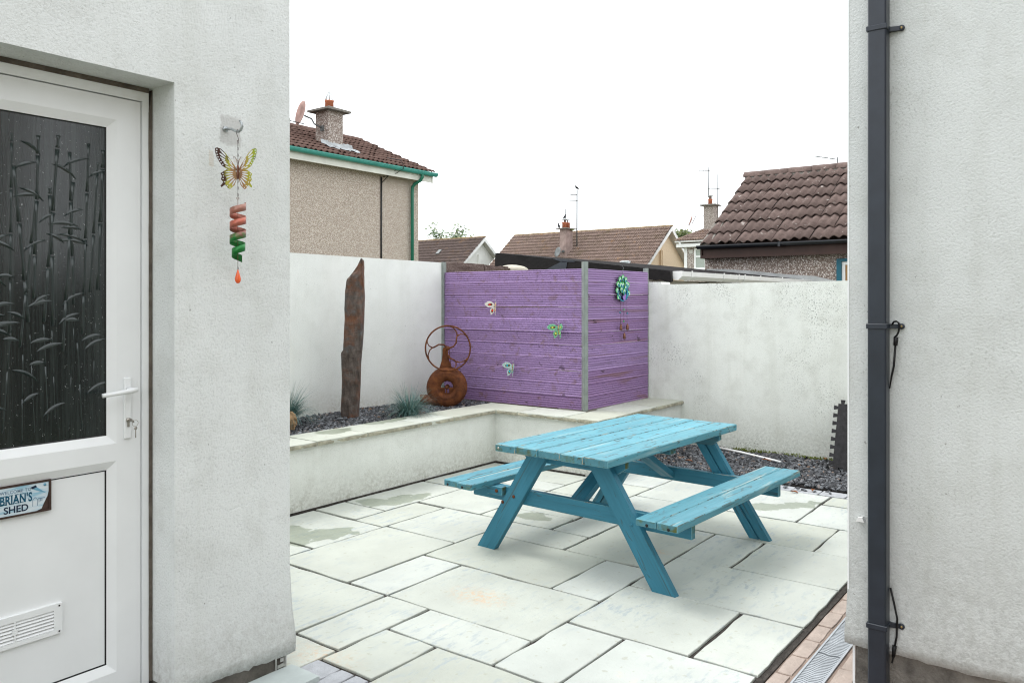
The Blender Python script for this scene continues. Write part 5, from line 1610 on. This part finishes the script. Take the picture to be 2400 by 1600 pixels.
def half_tube(p0, p1, r, L, parent, mat, seg=8, name='ridge_tile'):
    """row of half round ridge tiles"""
    p0, p1 = Vector(p0), Vector(p1)
    d = (p1 - p0)
    n = max(1, int(d.length / L))
    d.normalize()
    sdv = d.cross(Vector((0, 0, 1))).normalized()
    step = (p1 - p0).length / n
    for i in range(n):
        a, b = p0 + d * (i * step + 0.004), p0 + d * ((i + 1) * step - 0.004)
        vs = []
        for q, rr in ((a, r * 1.05), (b, r)):
            for k in range(seg + 1):
                t = math.pi * k / seg
                vs.append(q + sdv * (rr * math.cos(t)) + Vector((0, 0, rr * math.sin(t) * 0.9)))
        fs = [(k, k + 1, seg + 2 + k, seg + 1 + k) for k in range(seg)] + [tuple(range(seg, -1, -1)), tuple(range(seg + 1, 2 * seg + 2))]
        part(name, MB().add(vs, fs, True), mat, parent)
def gutter(mb, p0, p1, r, seg=8):
    """open half round gutter from p0 to p1"""
    p0, p1 = Vector(p0), Vector(p1)
    d = (p1 - p0).normalized()
    sdv = d.cross(Vector((0, 0, 1))).normalized()
    vs = []
    for q in (p0, p1):
        for rr in (r, r - 0.006):
            for k in range(seg + 1):
                t = math.pi * k / seg
                vs.append(q + sdv * (rr * math.cos(t)) - Vector((0, 0, rr * math.sin(t))))
    m = seg + 1
    fs = []
    for k in range(seg):
        fs += [(k, k + 1, 2 * m + k + 1, 2 * m + k), (m + k, 3 * m + k, 3 * m + k + 1, m + k + 1)]
    fs += [(0, 2 * m, 3 * m, m), (seg, m + seg, 3 * m + seg, 2 * m + seg)]
    fs += [tuple(range(seg + 1)), tuple(range(2 * m + seg, 2 * m - 1, -1))]
    return mb.add(vs, fs, True)
def dish_mb(c, nrm, r, up=Vector((0, 0, 1))):
    z = Vector(nrm).normalized()
    x = up.cross(z).normalized()
    y = z.cross(x)
    fr = Matrix(((x.x, y.x, z.x, c[0]), (x.y, y.y, z.y, c[1]), (x.z, y.z, z.z, c[2]), (0, 0, 0, 1)))
    return MB().lathe([(0.0, 0.0), (r * 0.5, r * 0.06), (r, r * 0.2), (r * 0.99, r * 0.23), (r * 0.5, r * 0.09), (0, 0.03 * r)], 24, fr)
def aerial(parent, x, y, z0, z1, booms, r=0.02):
    part('aerial_mast', MB().tube([(x, y, z0), (x + 0.02, y, z1)], r, 6), 'aerial', parent)
    for (z, dx, dy, n, el) in booms:
        d = Vector((dx, dy, 0))
        s = Vector((-dy, dx, 0)).normalized()
        mb = MB().tube([Vector((x, y, z)) - d * 0.1, Vector((x, y, z)) + d], r * 0.6, 5)
        for i in range(n):
            q = Vector((x, y, z)) + d * ((i + 0.6) / n)
            mb.tube([q - s * el + Vector((0, 0, 0)), q + s * el], r * 0.3, 4)
        part('aerial_boom', mb, 'aerial', parent)

# ---- pebbledashed house beyond the left boundary wall
EV, EZ, RV, RZ = 13.88, 4.75, 16.60, 5.90
h1 = thing('pebbledash_house', 'tan pebbledashed house with green gutter behind the left boundary wall', 'house', (12.0, 14.2, 0))
part('wall', MB().prism([(6.0, -0.05), (14.8, -0.05), (14.8, 4.72), (6.0, 4.72)], 14.2, 14.5, 'y'), 'pebble_tan', h1)
part('gable_wall', MB().prism([(14.501, -0.05), (19.2, -0.05), (19.2, 4.75), (16.6, 5.80), (14.501, 4.95)], 14.4, 14.79, 'x'), 'pebble_tan', h1)
part('fascia', MB().box(6.0, 15.05, 13.945, 13.975, 4.52, 4.72), 'dirty_white', h1)
part('soffit', MB().box(6.0, 15.04, 13.976, 14.199, 4.565, 4.585), 'soffit', h1)
part('bargeboard', MB().prism([(13.93, 4.50), (13.93, 4.77), (16.6, 5.88), (19.3, 4.77), (19.3, 4.55), (16.6, 5.66), (14.15, 4.62)], 15.02, 15.055, 'x'), 'dirty_white', h1)
part('gutter', gutter(MB(), (6.0, 13.875, 4.745), (15.12, 13.875, 4.735), 0.072).box(6.0, 15.12, 13.795, 13.806, 4.73, 4.755), 'green_gutter', h1)
part('downpipe', MB().tube([(14.60, 13.875, 4.71), (14.60, 13.875, 4.60), (14.58, 13.92, 4.52), (14.52, 14.06, 4.44), (14.50, 14.12, 4.36), (14.50, 14.125, 4.2), (14.50, 14.125, 0.0)], 0.042, 10), 'green_pipe', h1)
part('cable', MB().tube([(13.49, 14.18, 1.5), (13.485, 14.18, 3.0), (13.49, 14.18, 4.50)], 0.022, 6).tube([(13.49, 14.17, 4.35), (13.65, 13.99, 4.62), (13.90, 13.80, 4.78), (13.75, 13.78, 4.90), (13.45, 13.95, 4.93)], 0.010, 5)
     .tube([(13.52, 14.16, 4.50), (13.75, 13.92, 4.60), (13.86, 13.79, 4.72), (13.80, 13.80, 4.86)], 0.008, 5), 'wire', h1)
pit = math.atan2(RZ - EZ, RV - EV)
fr1 = frame_of((15.06 - 0.30 * 26, EV - 0.04, EZ - 0.005), (1, 0, 0), (0, math.cos(pit), math.sin(pit)))
roof1 = part('roof', MB().prism([(EV + 0.08, EZ - 0.05), (RV, RZ - 0.08), (19.3, 4.72), (19.3, 4.68), (RV, RZ - 0.13), (EV + 0.08, EZ - 0.09)], 6.0, 15.05, 'x'), 'tile_house', h1)
tmh = tile_mesh('roof_tile', 0.30, 0.40, 0.050, 0.026, 'tile_house')
lay_tiles(roof1, fr1, 26, 9, 0.30, 0.327, tmh, 3, 0.015)
half_tube((7.3, RV, RZ - 0.02), (15.03, RV, RZ - 0.02), 0.12, 0.42, roof1, 'tile_house')
# chimney on the near slope
cx0, cx1, cy0, cy1 = 12.22, 12.66, 14.62, 15.08
chim = part('chimney', MB().box(cx0, cx1, cy0, cy1, 4.8, 5.95), 'pebble_grey', h1)
part('chimney_cap', MB().add([(cx0 - .14, cy0 - .14, 5.95), (cx1 + .14, cy0 - .14, 5.95), (cx1 + .14, cy1 + .14, 5.95), (cx0 - .14, cy1 + .14, 5.95), (cx0 - .14, cy0 - .14, 5.995), (cx1 + .14, cy0 - .14, 5.995), (cx1 + .14, cy1 + .14, 5.995), (cx0 - .14, cy1 + .14, 5.995), (cx0 + .1, cy0 + .1, 6.08), (cx1 - .1, cy0 + .1, 6.08), (cx1 - .1, cy1 - .1, 6.08), (cx0 + .1, cy1 - .1, 6.08)],
     [(3, 2, 1, 0), (0, 1, 5, 4), (1, 2, 6, 5), (2, 3, 7, 6), (3, 0, 4, 7), (4, 5, 9, 8), (5, 6, 10, 9), (6, 7, 11, 10), (7, 4, 8, 11), (8, 9, 10, 11)]), 'concrete_plinth', chim)
pm = Matrix.Translation(((cx0 + cx1) / 2, (cy0 + cy1) / 2, 6.05))
part('chimney_pot', MB().lathe([(0.105, 0), (0.10, 0.15), (0.11, 0.16), (0.11, 0.19), (0.085, 0.19), (0.085, 0.05)], 16, pm), 'terracotta', chim)
mb = MB()
for k in range(8):
    a = 2 * math.pi * k / 8
    mb.tube([pm @ Vector((0.10 * math.cos(a), 0.10 * math.sin(a), 0.19)), pm @ Vector((0.075 * math.cos(a), 0.075 * math.sin(a), 0.29)), pm @ Vector((0.0, 0.0, 0.44))], 0.009, 4)
mb.tube([pm @ Vector((0.1 * math.cos(a), 0.1 * math.sin(a), 0.215)) for a in [2 * math.pi * k / 12 for k in range(12)]], 0.0045, 4, closed=True)
part('cowl', mb, 'zinc', chim)
# flashing: rumpled lead apron below the stack
vs, fs = [], []
for i in range(15):
    u = i / 14
    x = 12.00 + 0.95 * u
    for j, (yy, dz) in enumerate(((14.63, 0.17), (14.60, 0.085), (14.44 - 0.03 * math.sin(u * 9), 0.095), (14.32 + 0.05 * math.sin(u * 19), 0.085))):
        vs.append((x, yy, EZ + (yy - EV) * math.tan(pit) + dz + 0.012 * math.sin(u * 31 + j)))
for i in range(14):
    for j in range(3):
        a = i * 4 + j
        fs.append((a, a + 4, a + 5, a + 1))
part('flashing', MB().add(vs, fs), 'lead', chim)
part('satellite_dish', dish_mb((11.80, 15.02, 5.84), (-0.955, 0.29, 0.2), 0.29), 'dish', chim)
part('dish_arm', MB().tube([(11.83, 15.0, 5.60), (11.48, 15.09, 5.63)], 0.012, 5).box(11.42, 11.48, 15.06, 15.12, 5.56, 5.68).tube([(11.83, 15.01, 5.80), (11.98, 14.93, 5.74), (12.02, 14.88, 5.62), (12.22, 14.82, 5.54)], 0.020, 6).box(12.18, 12.219, 14.77, 14.87, 5.48, 5.60), 'aerial', chim)

# ---- annexe with the wavy tiled roof at the right
EU, AZE, RU, RZA = 13.36, 2.50, 15.58, 4.00
an = thing('tiled_annexe', 'brown tiled annexe with pebbledash wall and black gutter, right of the yard', 'house', (13.6, 4.0, 0))
part('wall', MB().prism([(5.9, -0.05), (5.9, 2.42), (-1.0, 2.42), (-1.0, -0.05)], 13.6, 13.85, 'x'), 'pebble_grey', an)
part('gable_wall', MB().prism([(13.851, -0.05), (17.6, -0.05), (17.6, 2.5), (15.58, 3.85), (13.851, 2.6)], 5.6, 5.895, 'y'), 'pebble_grey', an)
part('fascia', MB().box(13.425, 13.455, -1.0, 5.86, 2.255, 2.43).box(13.40, 13.4245, -1.0, 5.87, 2.25, 2.30), 'brown_fascia', an)
part('soffit', MB().box(13.456, 13.599, -1.0, 5.86, 2.26, 2.28), 'brown_fascia', an)
part('box_end', MB().prism([(13.40, 2.25), (13.40, 2.43), (13.599, 2.43), (13.599, 2.25)], 5.871, 5.90, 'y'), 'brown_fascia', an)
part('gutter', gutter(MB(), (13.345, 5.93, 2.475), (13.345, -1.0, 2.475), 0.062).box(13.275, 13.405, 4.43, 4.47, 2.405, 2.48).box(13.275, 13.405, 3.0, 3.04, 2.405, 2.48), 'black_gutter', an)
pita = math.atan2(RZA - AZE, RU - EU)
fra = frame_of((EU - 0.03, 5.86, AZE - 0.02), (0, -1, 0), (math.cos(pita), 0, math.sin(pita)))
roofa = part('roof', MB().prism([(EU + 0.10, AZE - 0.05), (RU, RZA - 0.11), (17.7, 2.50), (17.7, 2.45), (RU, RZA - 0.17), (EU + 0.10, AZE - 0.10)], -1.0, 5.85, 'y'), 'tile_annexe', an)
part('verge', MB().prism([(EU - 0.01, AZE - 0.04), (EU - 0.01, AZE + 0.012), (RU, RZA - 0.03), (RU, RZA - 0.14)], 5.70, 5.875, 'y'), 'concrete_plinth', roofa)
tma = tile_mesh('roof_tile', 0.315, 0.47, 0.044, 0.030, 'tile_annexe', 16)
lay_tiles(roofa, fra, 15, 7, 0.315, 0.383, tma, 5, 0.012)
part('ridge_bedding', MB().prism([(RU - 0.13, RZA - 0.11), (RU - 0.10, RZA - 0.015), (RU + 0.10, RZA - 0.015), (RU + 0.13, RZA - 0.11)], 1.0, 5.86, 'y'), 'concrete_plinth', roofa)
half_tube((RU, 5.90, RZA - 0.035), (RU, 1.0, RZA - 0.035), 0.125, 0.44, roofa, 'tile_annexe')
part('cement_flashing', MB().prism([(5.85, 2.068), (5.505, 2.058), (5.039, 2.018), (4.446, 1.945), (3.95, 1.905), (3.58, 1.81), (3.58, 1.5), (5.85, 1.5)], 13.565, 13.60, 'x'), 'cement', an)
wa = part('window', MB().box(13.57, 13.60, 3.47, 3.52, 1.4, 2.13).box(13.57, 13.60, 2.6, 3.47, 2.08, 2.13).box(13.57, 13.60, 2.55, 2.60, 1.4, 2.13), 'white_paint', an)
part('surround', MB().box(13.545, 13.602, 3.522, 3.60, 1.4, 2.18).box(13.545, 13.602, 2.45, 3.522, 2.132, 2.18).box(13.545, 13.602, 2.45, 2.548, 1.4, 2.132), 'teal_paint', wa)
part('pane', MB().box(13.585, 13.5995, 2.60, 3.47, 1.4, 2.08), 'brown_blind', wa)

# ---- lean-to outbuilding between the back wall and the annexe
lt = thing('lean_to', 'low lean-to with black bargeboard and white gutter behind the back wall', 'outbuilding', (10.5, 4.2, 0))
part('wall', MB().box(8.62, 13.56, 4.22, 4.40, -0.05, 1.74), 'pink_render', lt)
part('end_wall', MB().box(8.60, 8.78, 4.401, 6.55, -0.05, 1.80), 'pink_render', lt)
part('bargeboard', MB().prism([(6.70, 1.955), (6.69, 2.135), (6.66, 2.146), (4.10, 1.845), (4.085, 1.72), (4.13, 1.705), (4.20, 1.735)], 8.47, 8.52, 'x'), 'black_board', lt)
part('roof', MB().prism([(4.12, 1.80), (4.12, 1.850), (6.7, 2.150), (6.7, 2.10)], 8.521, 13.56, 'x'), 'felt_roof', lt)
mb = MB()
bt = [(7.45, 5.10, 1.90)]
part('felt_patch', MB().prism([(5.72, 2.025), (5.60, 1.99), (5.42, 1.985), (5.40, 2.0), (5.70, 2.035)], 8.463, 8.469, 'x').prism([(5.95, 1.86), (5.60, 2.00), (5.52, 1.99), (5.55, 1.85)], 8.463, 8.469, 'x'), 'anthracite', lt)
GU = [(4.10, 1.838), (4.10, 1.758), (4.075, 1.742), (4.03, 1.742), (3.99, 1.782), (3.985, 1.838), (3.992, 1.838), (3.998, 1.788), (4.034, 1.750), (4.07, 1.750), (4.092, 1.764), (4.092, 1.838)]
gw = part('gutter', MB().prism(GU, 8.55, 13.55, 'x').prism([(4.102, 1.842), (4.10, 1.758), (4.075, 1.738), (4.028, 1.738), (3.986, 1.780), (3.982, 1.842)], 8.535, 8.549, 'x'), 'white_plastic', lt)
for u in (8.80, 9.775, 10.29, 10.50, 11.10, 12.03, 13.03):
    part('gutter_clip', MB().prism([(4.103, 1.85), (4.103, 1.752), (4.077, 1.734), (4.026, 1.734), (3.982, 1.778), (3.978, 1.85), (3.984, 1.85), (3.986, 1.780), (4.028, 1.740), (4.075, 1.740), (4.099, 1.756), (4.099, 1.85)], u, u + 0.03, 'x'), 'white_plastic', gw)
for u in (9.55, 10.05, 11.0):
    part('rafter_end', MB().tube([(u, 4.22, 1.72), (u - 0.16, 4.02, 1.715)], 0.008, 5), 'aerial', lt)
bm = bmesh.new()
bmesh.ops.create_icosphere(bm, subdivisions=3, radius=1.0)
for v in bm.verts:
    q = v.co
    v.co = Vector((7.56 + q.x * 0.25 * (1 + 0.1 * mnoise.noise(q * 2)), 5.70 + q.y * 0.14, 1.862 + q.z * 0.062))
solo('cement_mound', MB().bm(bm, smooth=True), 'pale_stone', 'pale rounded hump of cement on top of the brown block wall', 'mound')

# ---- two bungalows far behind, roofs towards us
def gable_house(name, label, RU, RZ, V0, V1, run, rise, wallmat, tilemat, seed, extra=None):
    """ridge along y at x = RU from V0 (gable towards us) to V1; slope falls towards -x"""
    h = thing(name, label, 'house', (RU, V0, 0))
    ex0, ez0 = RU - run, RZ - rise
    ox, oz = RU + run, RZ - rise
    part('wall', MB().prism([(ex0 + 0.35, -0.05), (ox - 0.35, -0.05), (ox - 0.35, ez0 + 0.1), (RU, RZ - 0.28), (ex0 + 0.35, ez0 + 0.1)], V0 + 0.45, V0 + 0.75, 'y'), wallmat, h)
    part('side_wall', MB().box(ex0 + 0.351, ex0 + 0.6, V0 + 0.751, V1 - 0.3, -0.05, ez0 + 0.05), wallmat, h)
    part('bargeboard', MB().prism([(ex0 - 0.05, ez0 - 0.20), (ex0 - 0.05, ez0 + 0.02), (RU, RZ - 0.02), (ox + 0.05, ez0 + 0.02), (ox + 0.05, ez0 - 0.20), (RU, RZ - 0.30)], V0, V0 + 0.05, 'y'), 'white_paint', h)
    part('soffit', MB().add([(ex0, V0 + 0.051, ez0 - 0.16), (RU, V0 + 0.051, RZ - 0.27), (ox, V0 + 0.051, ez0 - 0.16), (ex0, V0 + 0.449, ez0 - 0.16), (RU, V0 + 0.449, RZ - 0.27), (ox, V0 + 0.449, ez0 - 0.16)], [(0, 1, 4, 3), (1, 2, 5, 4)]), 'soffit', h)
    rf = part('roof', MB().prism([(ex0, ez0), (RU, RZ - 0.03), (ox, ez0), (ox, ez0 - 0.12), (RU, RZ - 0.16), (ex0, ez0 - 0.12)], V0 + 0.052, V1, 'y'), tilemat, h)
    p = math.atan2(rise, run)
    Ls = math.hypot(rise, run)
    rows = int(Ls / 0.37)
    fr = frame_of((RU - math.cos(p) * rows * 0.37, V1, RZ - math.sin(p) * rows * 0.37 + 0.0), (0, -1, 0), (math.cos(p), 0, math.sin(p)))
    tl = part('tiles', strip_tiles(fr, V1 - V0 + 0.03, rows, 0.37, 0.155, 0.07, 6, 0.012, seed), tilemat, rf)
    tl['kind'] = 'stuff'
    fr2 = frame_of((RU + math.cos(p) * rows * 0.37, V0, RZ - math.sin(p) * rows * 0.37), (0, 1, 0), (-math.cos(p), 0, math.sin(p)))
    half_tube((RU, V0 - 0.02, RZ - 0.02), (RU, V1, RZ - 0.02), 0.12, 0.45, rf, 'ridge_lichen')
    return h, rf, p, ex0, ez0
hc, rfc, pc, exc, ezc = gable_house('cream_gable_house', 'far house with cream gable and long mossy tiled roof', 47.8, 6.36, 23.0, 35.9, 4.7, 3.68, 'cream_wall', 'tile_far', 4)
part('flue_box', MB().box(46.95, 47.25, 23.25, 23.449, 2.9, 4.75).tube([(46.85, 23.3, 3.0), (46.85, 23.3, 4.80)], 0.04, 6), 'cream_wall', hc)
part('verge_board', MB().prism([(exc, ezc - 0.1), (exc, ezc + 0.03), (47.8, 6.38), (47.8, 6.24)], 35.95, 36.0, 'y'), 'white_paint', hc)
cst = part('chimney', MB().box(45.20, 46.06, 29.60, 30.10, 3.4, 6.36), 'old_chimney', hc)
part('chimney_cap', MB().box(45.0, 46.26, 29.42, 30.28, 6.36, 6.43), 'concrete_plinth', cst)
for dx, dy in ((45.40, 29.85), (45.82, 29.85)):
    part('chimney_pot', MB().lathe([(0.16, 0), (0.15, 0.32), (0.17, 0.34), (0.17, 0.40), (0.12, 0.40)], 12, Matrix.Translation((dx, dy, 6.43))), 'terracotta', cst)
    part('cowl', MB().lathe([(0.05, 0), (0.05, 0.16), (0.24, 0.17), (0.05, 0.24), (0, 0.24)], 10, Matrix.Translation((dx, dy, 6.83))), 'zinc', cst)
part('cap_moss', MB().box(45.66, 45.95, 29.40, 29.60, 6.30, 6.37), 'moss', cst)
part('satellite_dish', dish_mb((44.75, 29.9, 4.75), (-0.75, 0.35, 0.2), 0.36), 'aerial', cst)
part('dish_arm', MB().tube([(44.8, 29.85, 4.75), (45.19, 29.8, 4.80)], 0.03, 5).box(45.10, 45.198, 29.7, 29.85, 4.75, 4.90), 'aerial', cst)
aerial(hc, 46.20, 29.35, 5.1, 9.1, [(8.35, -0.5, 0.45, 6, 0.16), (8.75, -0.3, 0.35, 2, 0.05)], 0.050)
aerial(hc, 45.62, 29.9, 6.8, 7.75, [], 0.036)
nrm = Vector((-math.sin(pc), 0, math.cos(pc)))
def skylight(u, y0, y1, L, nm='roof_window'):
    z = 6.36 - (47.8 - u) * math.tan(pc)
    fr = frame_of((u, y1, z), (0, -1, 0), (math.cos(pc), 0, math.sin(pc)))
    W = y1 - y0
    o = part(nm, MB().box(0, 0.09, 0, L, 0.04, 0.13).box(W - 0.09, W, 0, L, 0.04, 0.13).box(0.09, W - 0.09, L - 0.12, L, 0.04, 0.16).box(0.09, W - 0.09, 0, 0.08, 0.04, 0.13).xf(fr), 'lead', rfc)
    return part('glass', MB().box(0.09, W - 0.09, 0.08, L - 0.12, 0.05, 0.10).xf(fr), 'roof_glass', rfc)
skylight(43.75, 24.30, 25.05, 1.15)
skylight(43.55, 26.25, 26.95, 0.72)
hw, rfw, pw, exw, ezw = gable_house('white_gable_house', 'far house with white gable and dark tiled roof, left of the long roof', 46.6, 6.27, 37.8, 50.0, 4.2, 3.45, 'white_wall', 'tile_far_dark', 8)
part('flue_box', MB().box(46.2, 46.42, 38.05, 38.249, 2.9, 4.95), 'white_wall', hw)
part('verge_lamp', MB().box(48.25, 48.6, 37.78, 37.9, 4.75, 5.0), 'black_board', hw)
for yy in (44.0, 41.3):
    z = 6.27 - (46.6 - 45.0) * math.tan(pw)
    fr = frame_of((45.0, yy, z), (0, -1, 0), (math.cos(pw), 0, math.sin(pw)))
    part('roof_vent', MB().box(0, 0.30, 0, 0.5, 0.04, 0.16).xf(fr), 'aerial', rfw)

# ---- two storey house with a hipped roof behind the annexe
h4 = thing('hipped_house', 'two storey pebbledashed house with hipped roof and aerials behind the annexe', 'house', (43.7, 16.0, 0))
part('wall', MB().box(43.7, 51.0, 9.0, 20.2, -0.05, 4.62), 'pebble_far', h4)
part('corner_strip', MB().box(43.66, 43.699, 20.06, 20.24, -0.05, 4.62), 'white_paint', h4)
part('fascia', MB().box(43.32, 43.36, 9.0, 20.58, 4.63, 4.83).box(43.361, 51.3, 20.55, 20.58, 4.63, 4.83), 'white_paint', h4)
part('soffit', MB().box(43.361, 43.699, 9.0, 20.549, 4.63, 4.66), 'soffit', h4)
part('gutter', gutter(MB(), (43.25, 20.62, 4.98), (43.25, 9.0, 4.98), 0.085), 'white_plastic', h4)
w4 = part('window', MB().box(43.64, 43.699, 19.50, 19.60, 3.30, 4.56).box(43.64, 43.699, 18.85, 18.95, 3.30, 4.56).box(43.64, 43.699, 18.95, 19.50, 4.46, 4.56).box(43.64, 43.699, 18.95, 19.50, 3.30, 3.42).box(43.645, 43.699, 18.95, 19.50, 4.02, 4.12), 'white_paint', h4)
part('pane', MB().box(43.675, 43.699, 18.95, 19.50, 3.42, 4.02).box(43.675, 43.699, 18.95, 19.50, 4.12, 4.46), 'curtain', w4)
part('sill', MB().box(43.55, 43.699, 18.75, 19.70, 3.20, 3.298), 'white_paint', w4)
part('vent', MB().box(43.66, 43.699, 19.70, 19.92, 4.25, 4.48), 'soffit', h4)
apex = (47.2, 16.75, 7.05)
rf4 = part('roof', MB().add([(43.25, 20.65, 4.95), (43.25, 9.0, 4.95), (51.2, 9.0, 4.95), (51.2, 20.65, 4.95), (47.2, 16.75, 7.05), (47.2, 9.0, 7.05)], [(0, 4, 5, 1), (0, 3, 4), (3, 2, 5, 4), (0, 1, 2, 3)]), 'tile_far', h4)
p4 = math.atan2(2.10, 3.95)
f4 = frame_of((43.22, 20.65, 4.99), (0, -1, 0), (math.cos(p4), 0, math.sin(p4)))
tl = part('tiles', strip_tiles(f4, 11.6, 12, 0.37, 0.16, 0.06, 6, 0.008, 6, lambda r: ((r + 0.6) * 0.37 * math.cos(p4) * 0.985, 11.6)), 'tile_far', rf4)
tl['kind'] = 'stuff'
half_tube((43.3, 20.6, 5.02), (47.2, 16.75, 7.08), 0.12, 0.45, rf4, 'tile_far')
half_tube((47.2, 16.7, 7.08), (47.2, 9.0, 7.08), 0.12, 0.45, rf4, 'tile_far')
c4_ = part('chimney', MB().box(44.45, 45.0, 18.72, 19.36, 5.2, 7.10), 'pebble_far', h4)
part('chimney_cap', MB().box(44.25, 45.2, 18.55, 19.55, 7.10, 7.17), 'concrete_plinth', c4_)
part('chimney_pot', MB().lathe([(0.13, 0), (0.12, 0.25), (0.14, 0.27), (0.14, 0.33), (0.1, 0.33)], 12, Matrix.Translation((44.7, 19.05, 7.17))), 'terracotta', c4_)
part('cowl', MB().lathe([(0.09, 0), (0.09, 0.18), (0.24, 0.19), (0.06, 0.23), (0, 0.23)], 10, Matrix.Translation((44.7, 19.05, 7.50))), 'zinc', c4_)
part('satellite_dish', dish_mb((44.3, 20.05, 6.25), (-0.45, 0.75, 0.3), 0.36), 'dish', c4_)
part('dish_arm', MB().tube([(44.3, 20.0, 6.1), (44.3, 19.8, 6.5), (44.5, 19.37, 6.5)], 0.025, 5).tube([(44.3, 20.1, 6.0), (44.3, 20.9, 6.02)], 0.018, 4), 'aerial', c4_)
aerial(h4, 44.7, 19.15, 7.6, 9.4, [(9.2, -0.5, 0.45, 2, 0.1)], 0.036)
part('aerial_panel', MB().tube([(44.2, 19.5, 9.05), (44.15, 19.55, 9.75), (44.65, 19.2, 9.85), (44.7, 19.15, 9.3)], 0.010, 4, closed=True), 'zinc', h4)
aerial(h4, 45.1, 18.75, 5.8, 9.0, [(8.15, -0.9, 0.95, 9, 0.12)], 0.038)
# aerial standing on a roof hidden behind the annexe
ah = thing('far_aerial', 'thin television aerial showing above the annexe ridge', 'aerial', (31.34, 8.29, 5.2))
part('mast', MB().tube([(31.34, 8.29, 3.0), (31.34, 8.29, 6.9)], 0.026, 6), 'aerial', ah)
mb = MB().tube([(31.34, 8.29, 6.82), (30.85, 9.0, 6.95)], 0.018, 5)
for i in range(7):
    q = Vector((31.34, 8.29, 6.82)).lerp(Vector((30.85, 9.0, 6.95)), 0.25 + i * 0.115)
    mb.tube([q - Vector((0.12, 0.08, 0)), q + Vector((0.12, 0.08, 0))], 0.006, 4)
part('boom', mb, 'aerial', ah)

# ---- birds
def bird(label, x, y, z, az, s=1.0, pitch=0.5):
    t = thing('bird', label, 'bird', (x, y, z), az)
    rings = [(-0.20, 0.006, 0.010), (-0.13, 0.014, 0.018), (-0.09, 0.035, 0.03), (-0.03, 0.062, 0.055), (0.03, 0.068, 0.062), (0.08, 0.052, 0.052), (0.115, 0.034, 0.036), (0.135, 0.036, 0.036), (0.165, 0.030, 0.030), (0.182, 0.012, 0.012), (0.215, 0.003, 0.003)]
    vs, fs, n = [], [], 10
    for i, (x_, ry, rz_) in enumerate(rings):
        zc = 0.0 if x_ < 0.1 else 0.030
        for k in range(n):
            a = 2 * math.pi * k / n
            vs.append((x_, ry * math.cos(a), zc + rz_ * math.sin(a)))
    for i in range(len(rings) - 1):
        for k in range(n):
            fs.append((i * n + k, i * n + (k + 1) % n, (i + 1) * n + (k + 1) % n, (i + 1) * n + k))
    fs += [tuple(range(n - 1, -1, -1)), tuple(range((len(rings) - 1) * n, len(rings) * n))]
    mb = MB().add(vs, fs, True)
    mb.xf(Matrix.Translation((0, 0, 0.10 * s)) @ Matrix.Rotation(-pitch, 4, 'Y') @ Matrix.Scale(s, 4))
    part('body', mb, 'feather', t, True)
    for sd_ in (1, -1):
        part('leg', MB().tube([(0.0, 0.02 * sd_ * s, 0.06 * s), (0.01, 0.02 * sd_ * s, -0.005)], 0.006, 5), 'feather', t, True)
bird('black bird perched on top of the tall aerial', 46.22, 29.35, 9.10, R(150), 1.25, 0.5)
bird('black bird on the left edge of the far chimney cap', 45.10, 30.1, 6.43, R(60), 1.3, 0.9)
bird('black bird on top of the far chimney pot cowl', 45.40, 29.85, 7.06, R(-60), 1.2, 0.9)

# ---- trees far behind the roofs
def tree(name, label, x, y, h, rx, rz, leaves, seed, mat, leaf=0.16, shape=None):
    t = thing(name, label, 'tree', (x, y, -0.05))
    rg = random.Random(seed)
    mb = MB()
    mb.tube([(0, 0, 0), (0.05, 0, h * 0.3), (-0.05, 0.05, h * 0.55), (0.0, 0.0, h * 0.75)], [0.20, 0.16, 0.11, 0.05], 8)
    tips = []
    for i in range(26):
        a = rg.uniform(0, 6.283)
        z0 = h * rg.uniform(0.3, 0.72)
        r = rx * rg.uniform(0.5, 1.0)
        z1 = min(h * 0.985, z0 + rz * rg.uniform(0.5, 1.4))
        e = Vector((r * math.cos(a), r * math.sin(a), z1))
        m = Vector((r * 0.45 * math.cos(a), r * 0.45 * math.sin(a), (z0 + z1) / 2 + 0.1))
        mb.tube([(0, 0, z0), m, e], [0.06, 0.035, 0.010], 5)
        tips += [e, m.lerp(e, 0.5), m]
    part('trunk', mb, 'bark', t, True)
    vs, fs = [], []
    for i in range(leaves):
        tp = rg.choice(tips)
        p = tp + Vector((rg.gauss(0, rx * 0.17), rg.gauss(0, rx * 0.17), rg.gauss(0, rz * 0.15)))
        if p.z > h:
            continue
        s = leaf * rg.uniform(0.6, 1.3)
        d = Vector((rg.gauss(0, 1), rg.gauss(0, 1), rg.gauss(-0.3, 0.7))).normalized()
        u = d.orthogonal().normalized()
        o = len(vs)
        vs += [p, p + d * s * 0.5 + u * s * 0.22, p + d * s, p + d * s * 0.5 - u * s * 0.22]
        fs.append((o, o + 1, o + 2, o + 3))
    part('crown', MB().add(vs, fs), mat, t, True)
tree('leafy_tree', 'sparse leafy treetop above the ridge of the white gabled house', 56.1, 50.2, 8.9, 1.7, 2.6, 4200, 4, 'foliage_light', 0.30)
tree('leafy_tree', 'thin leafy sapling behind the white gabled house, right of the sparse treetop', 57.2, 48.4, 8.2, 0.8, 2.0, 420, 6, 'foliage_light', 0.30)
tree('bushy_tree', 'bushy green tree between the cream gable and the hipped roof', 64.4, 30.6, 7.7, 1.7, 2.6, 9000, 5, 'foliage', 0.26)
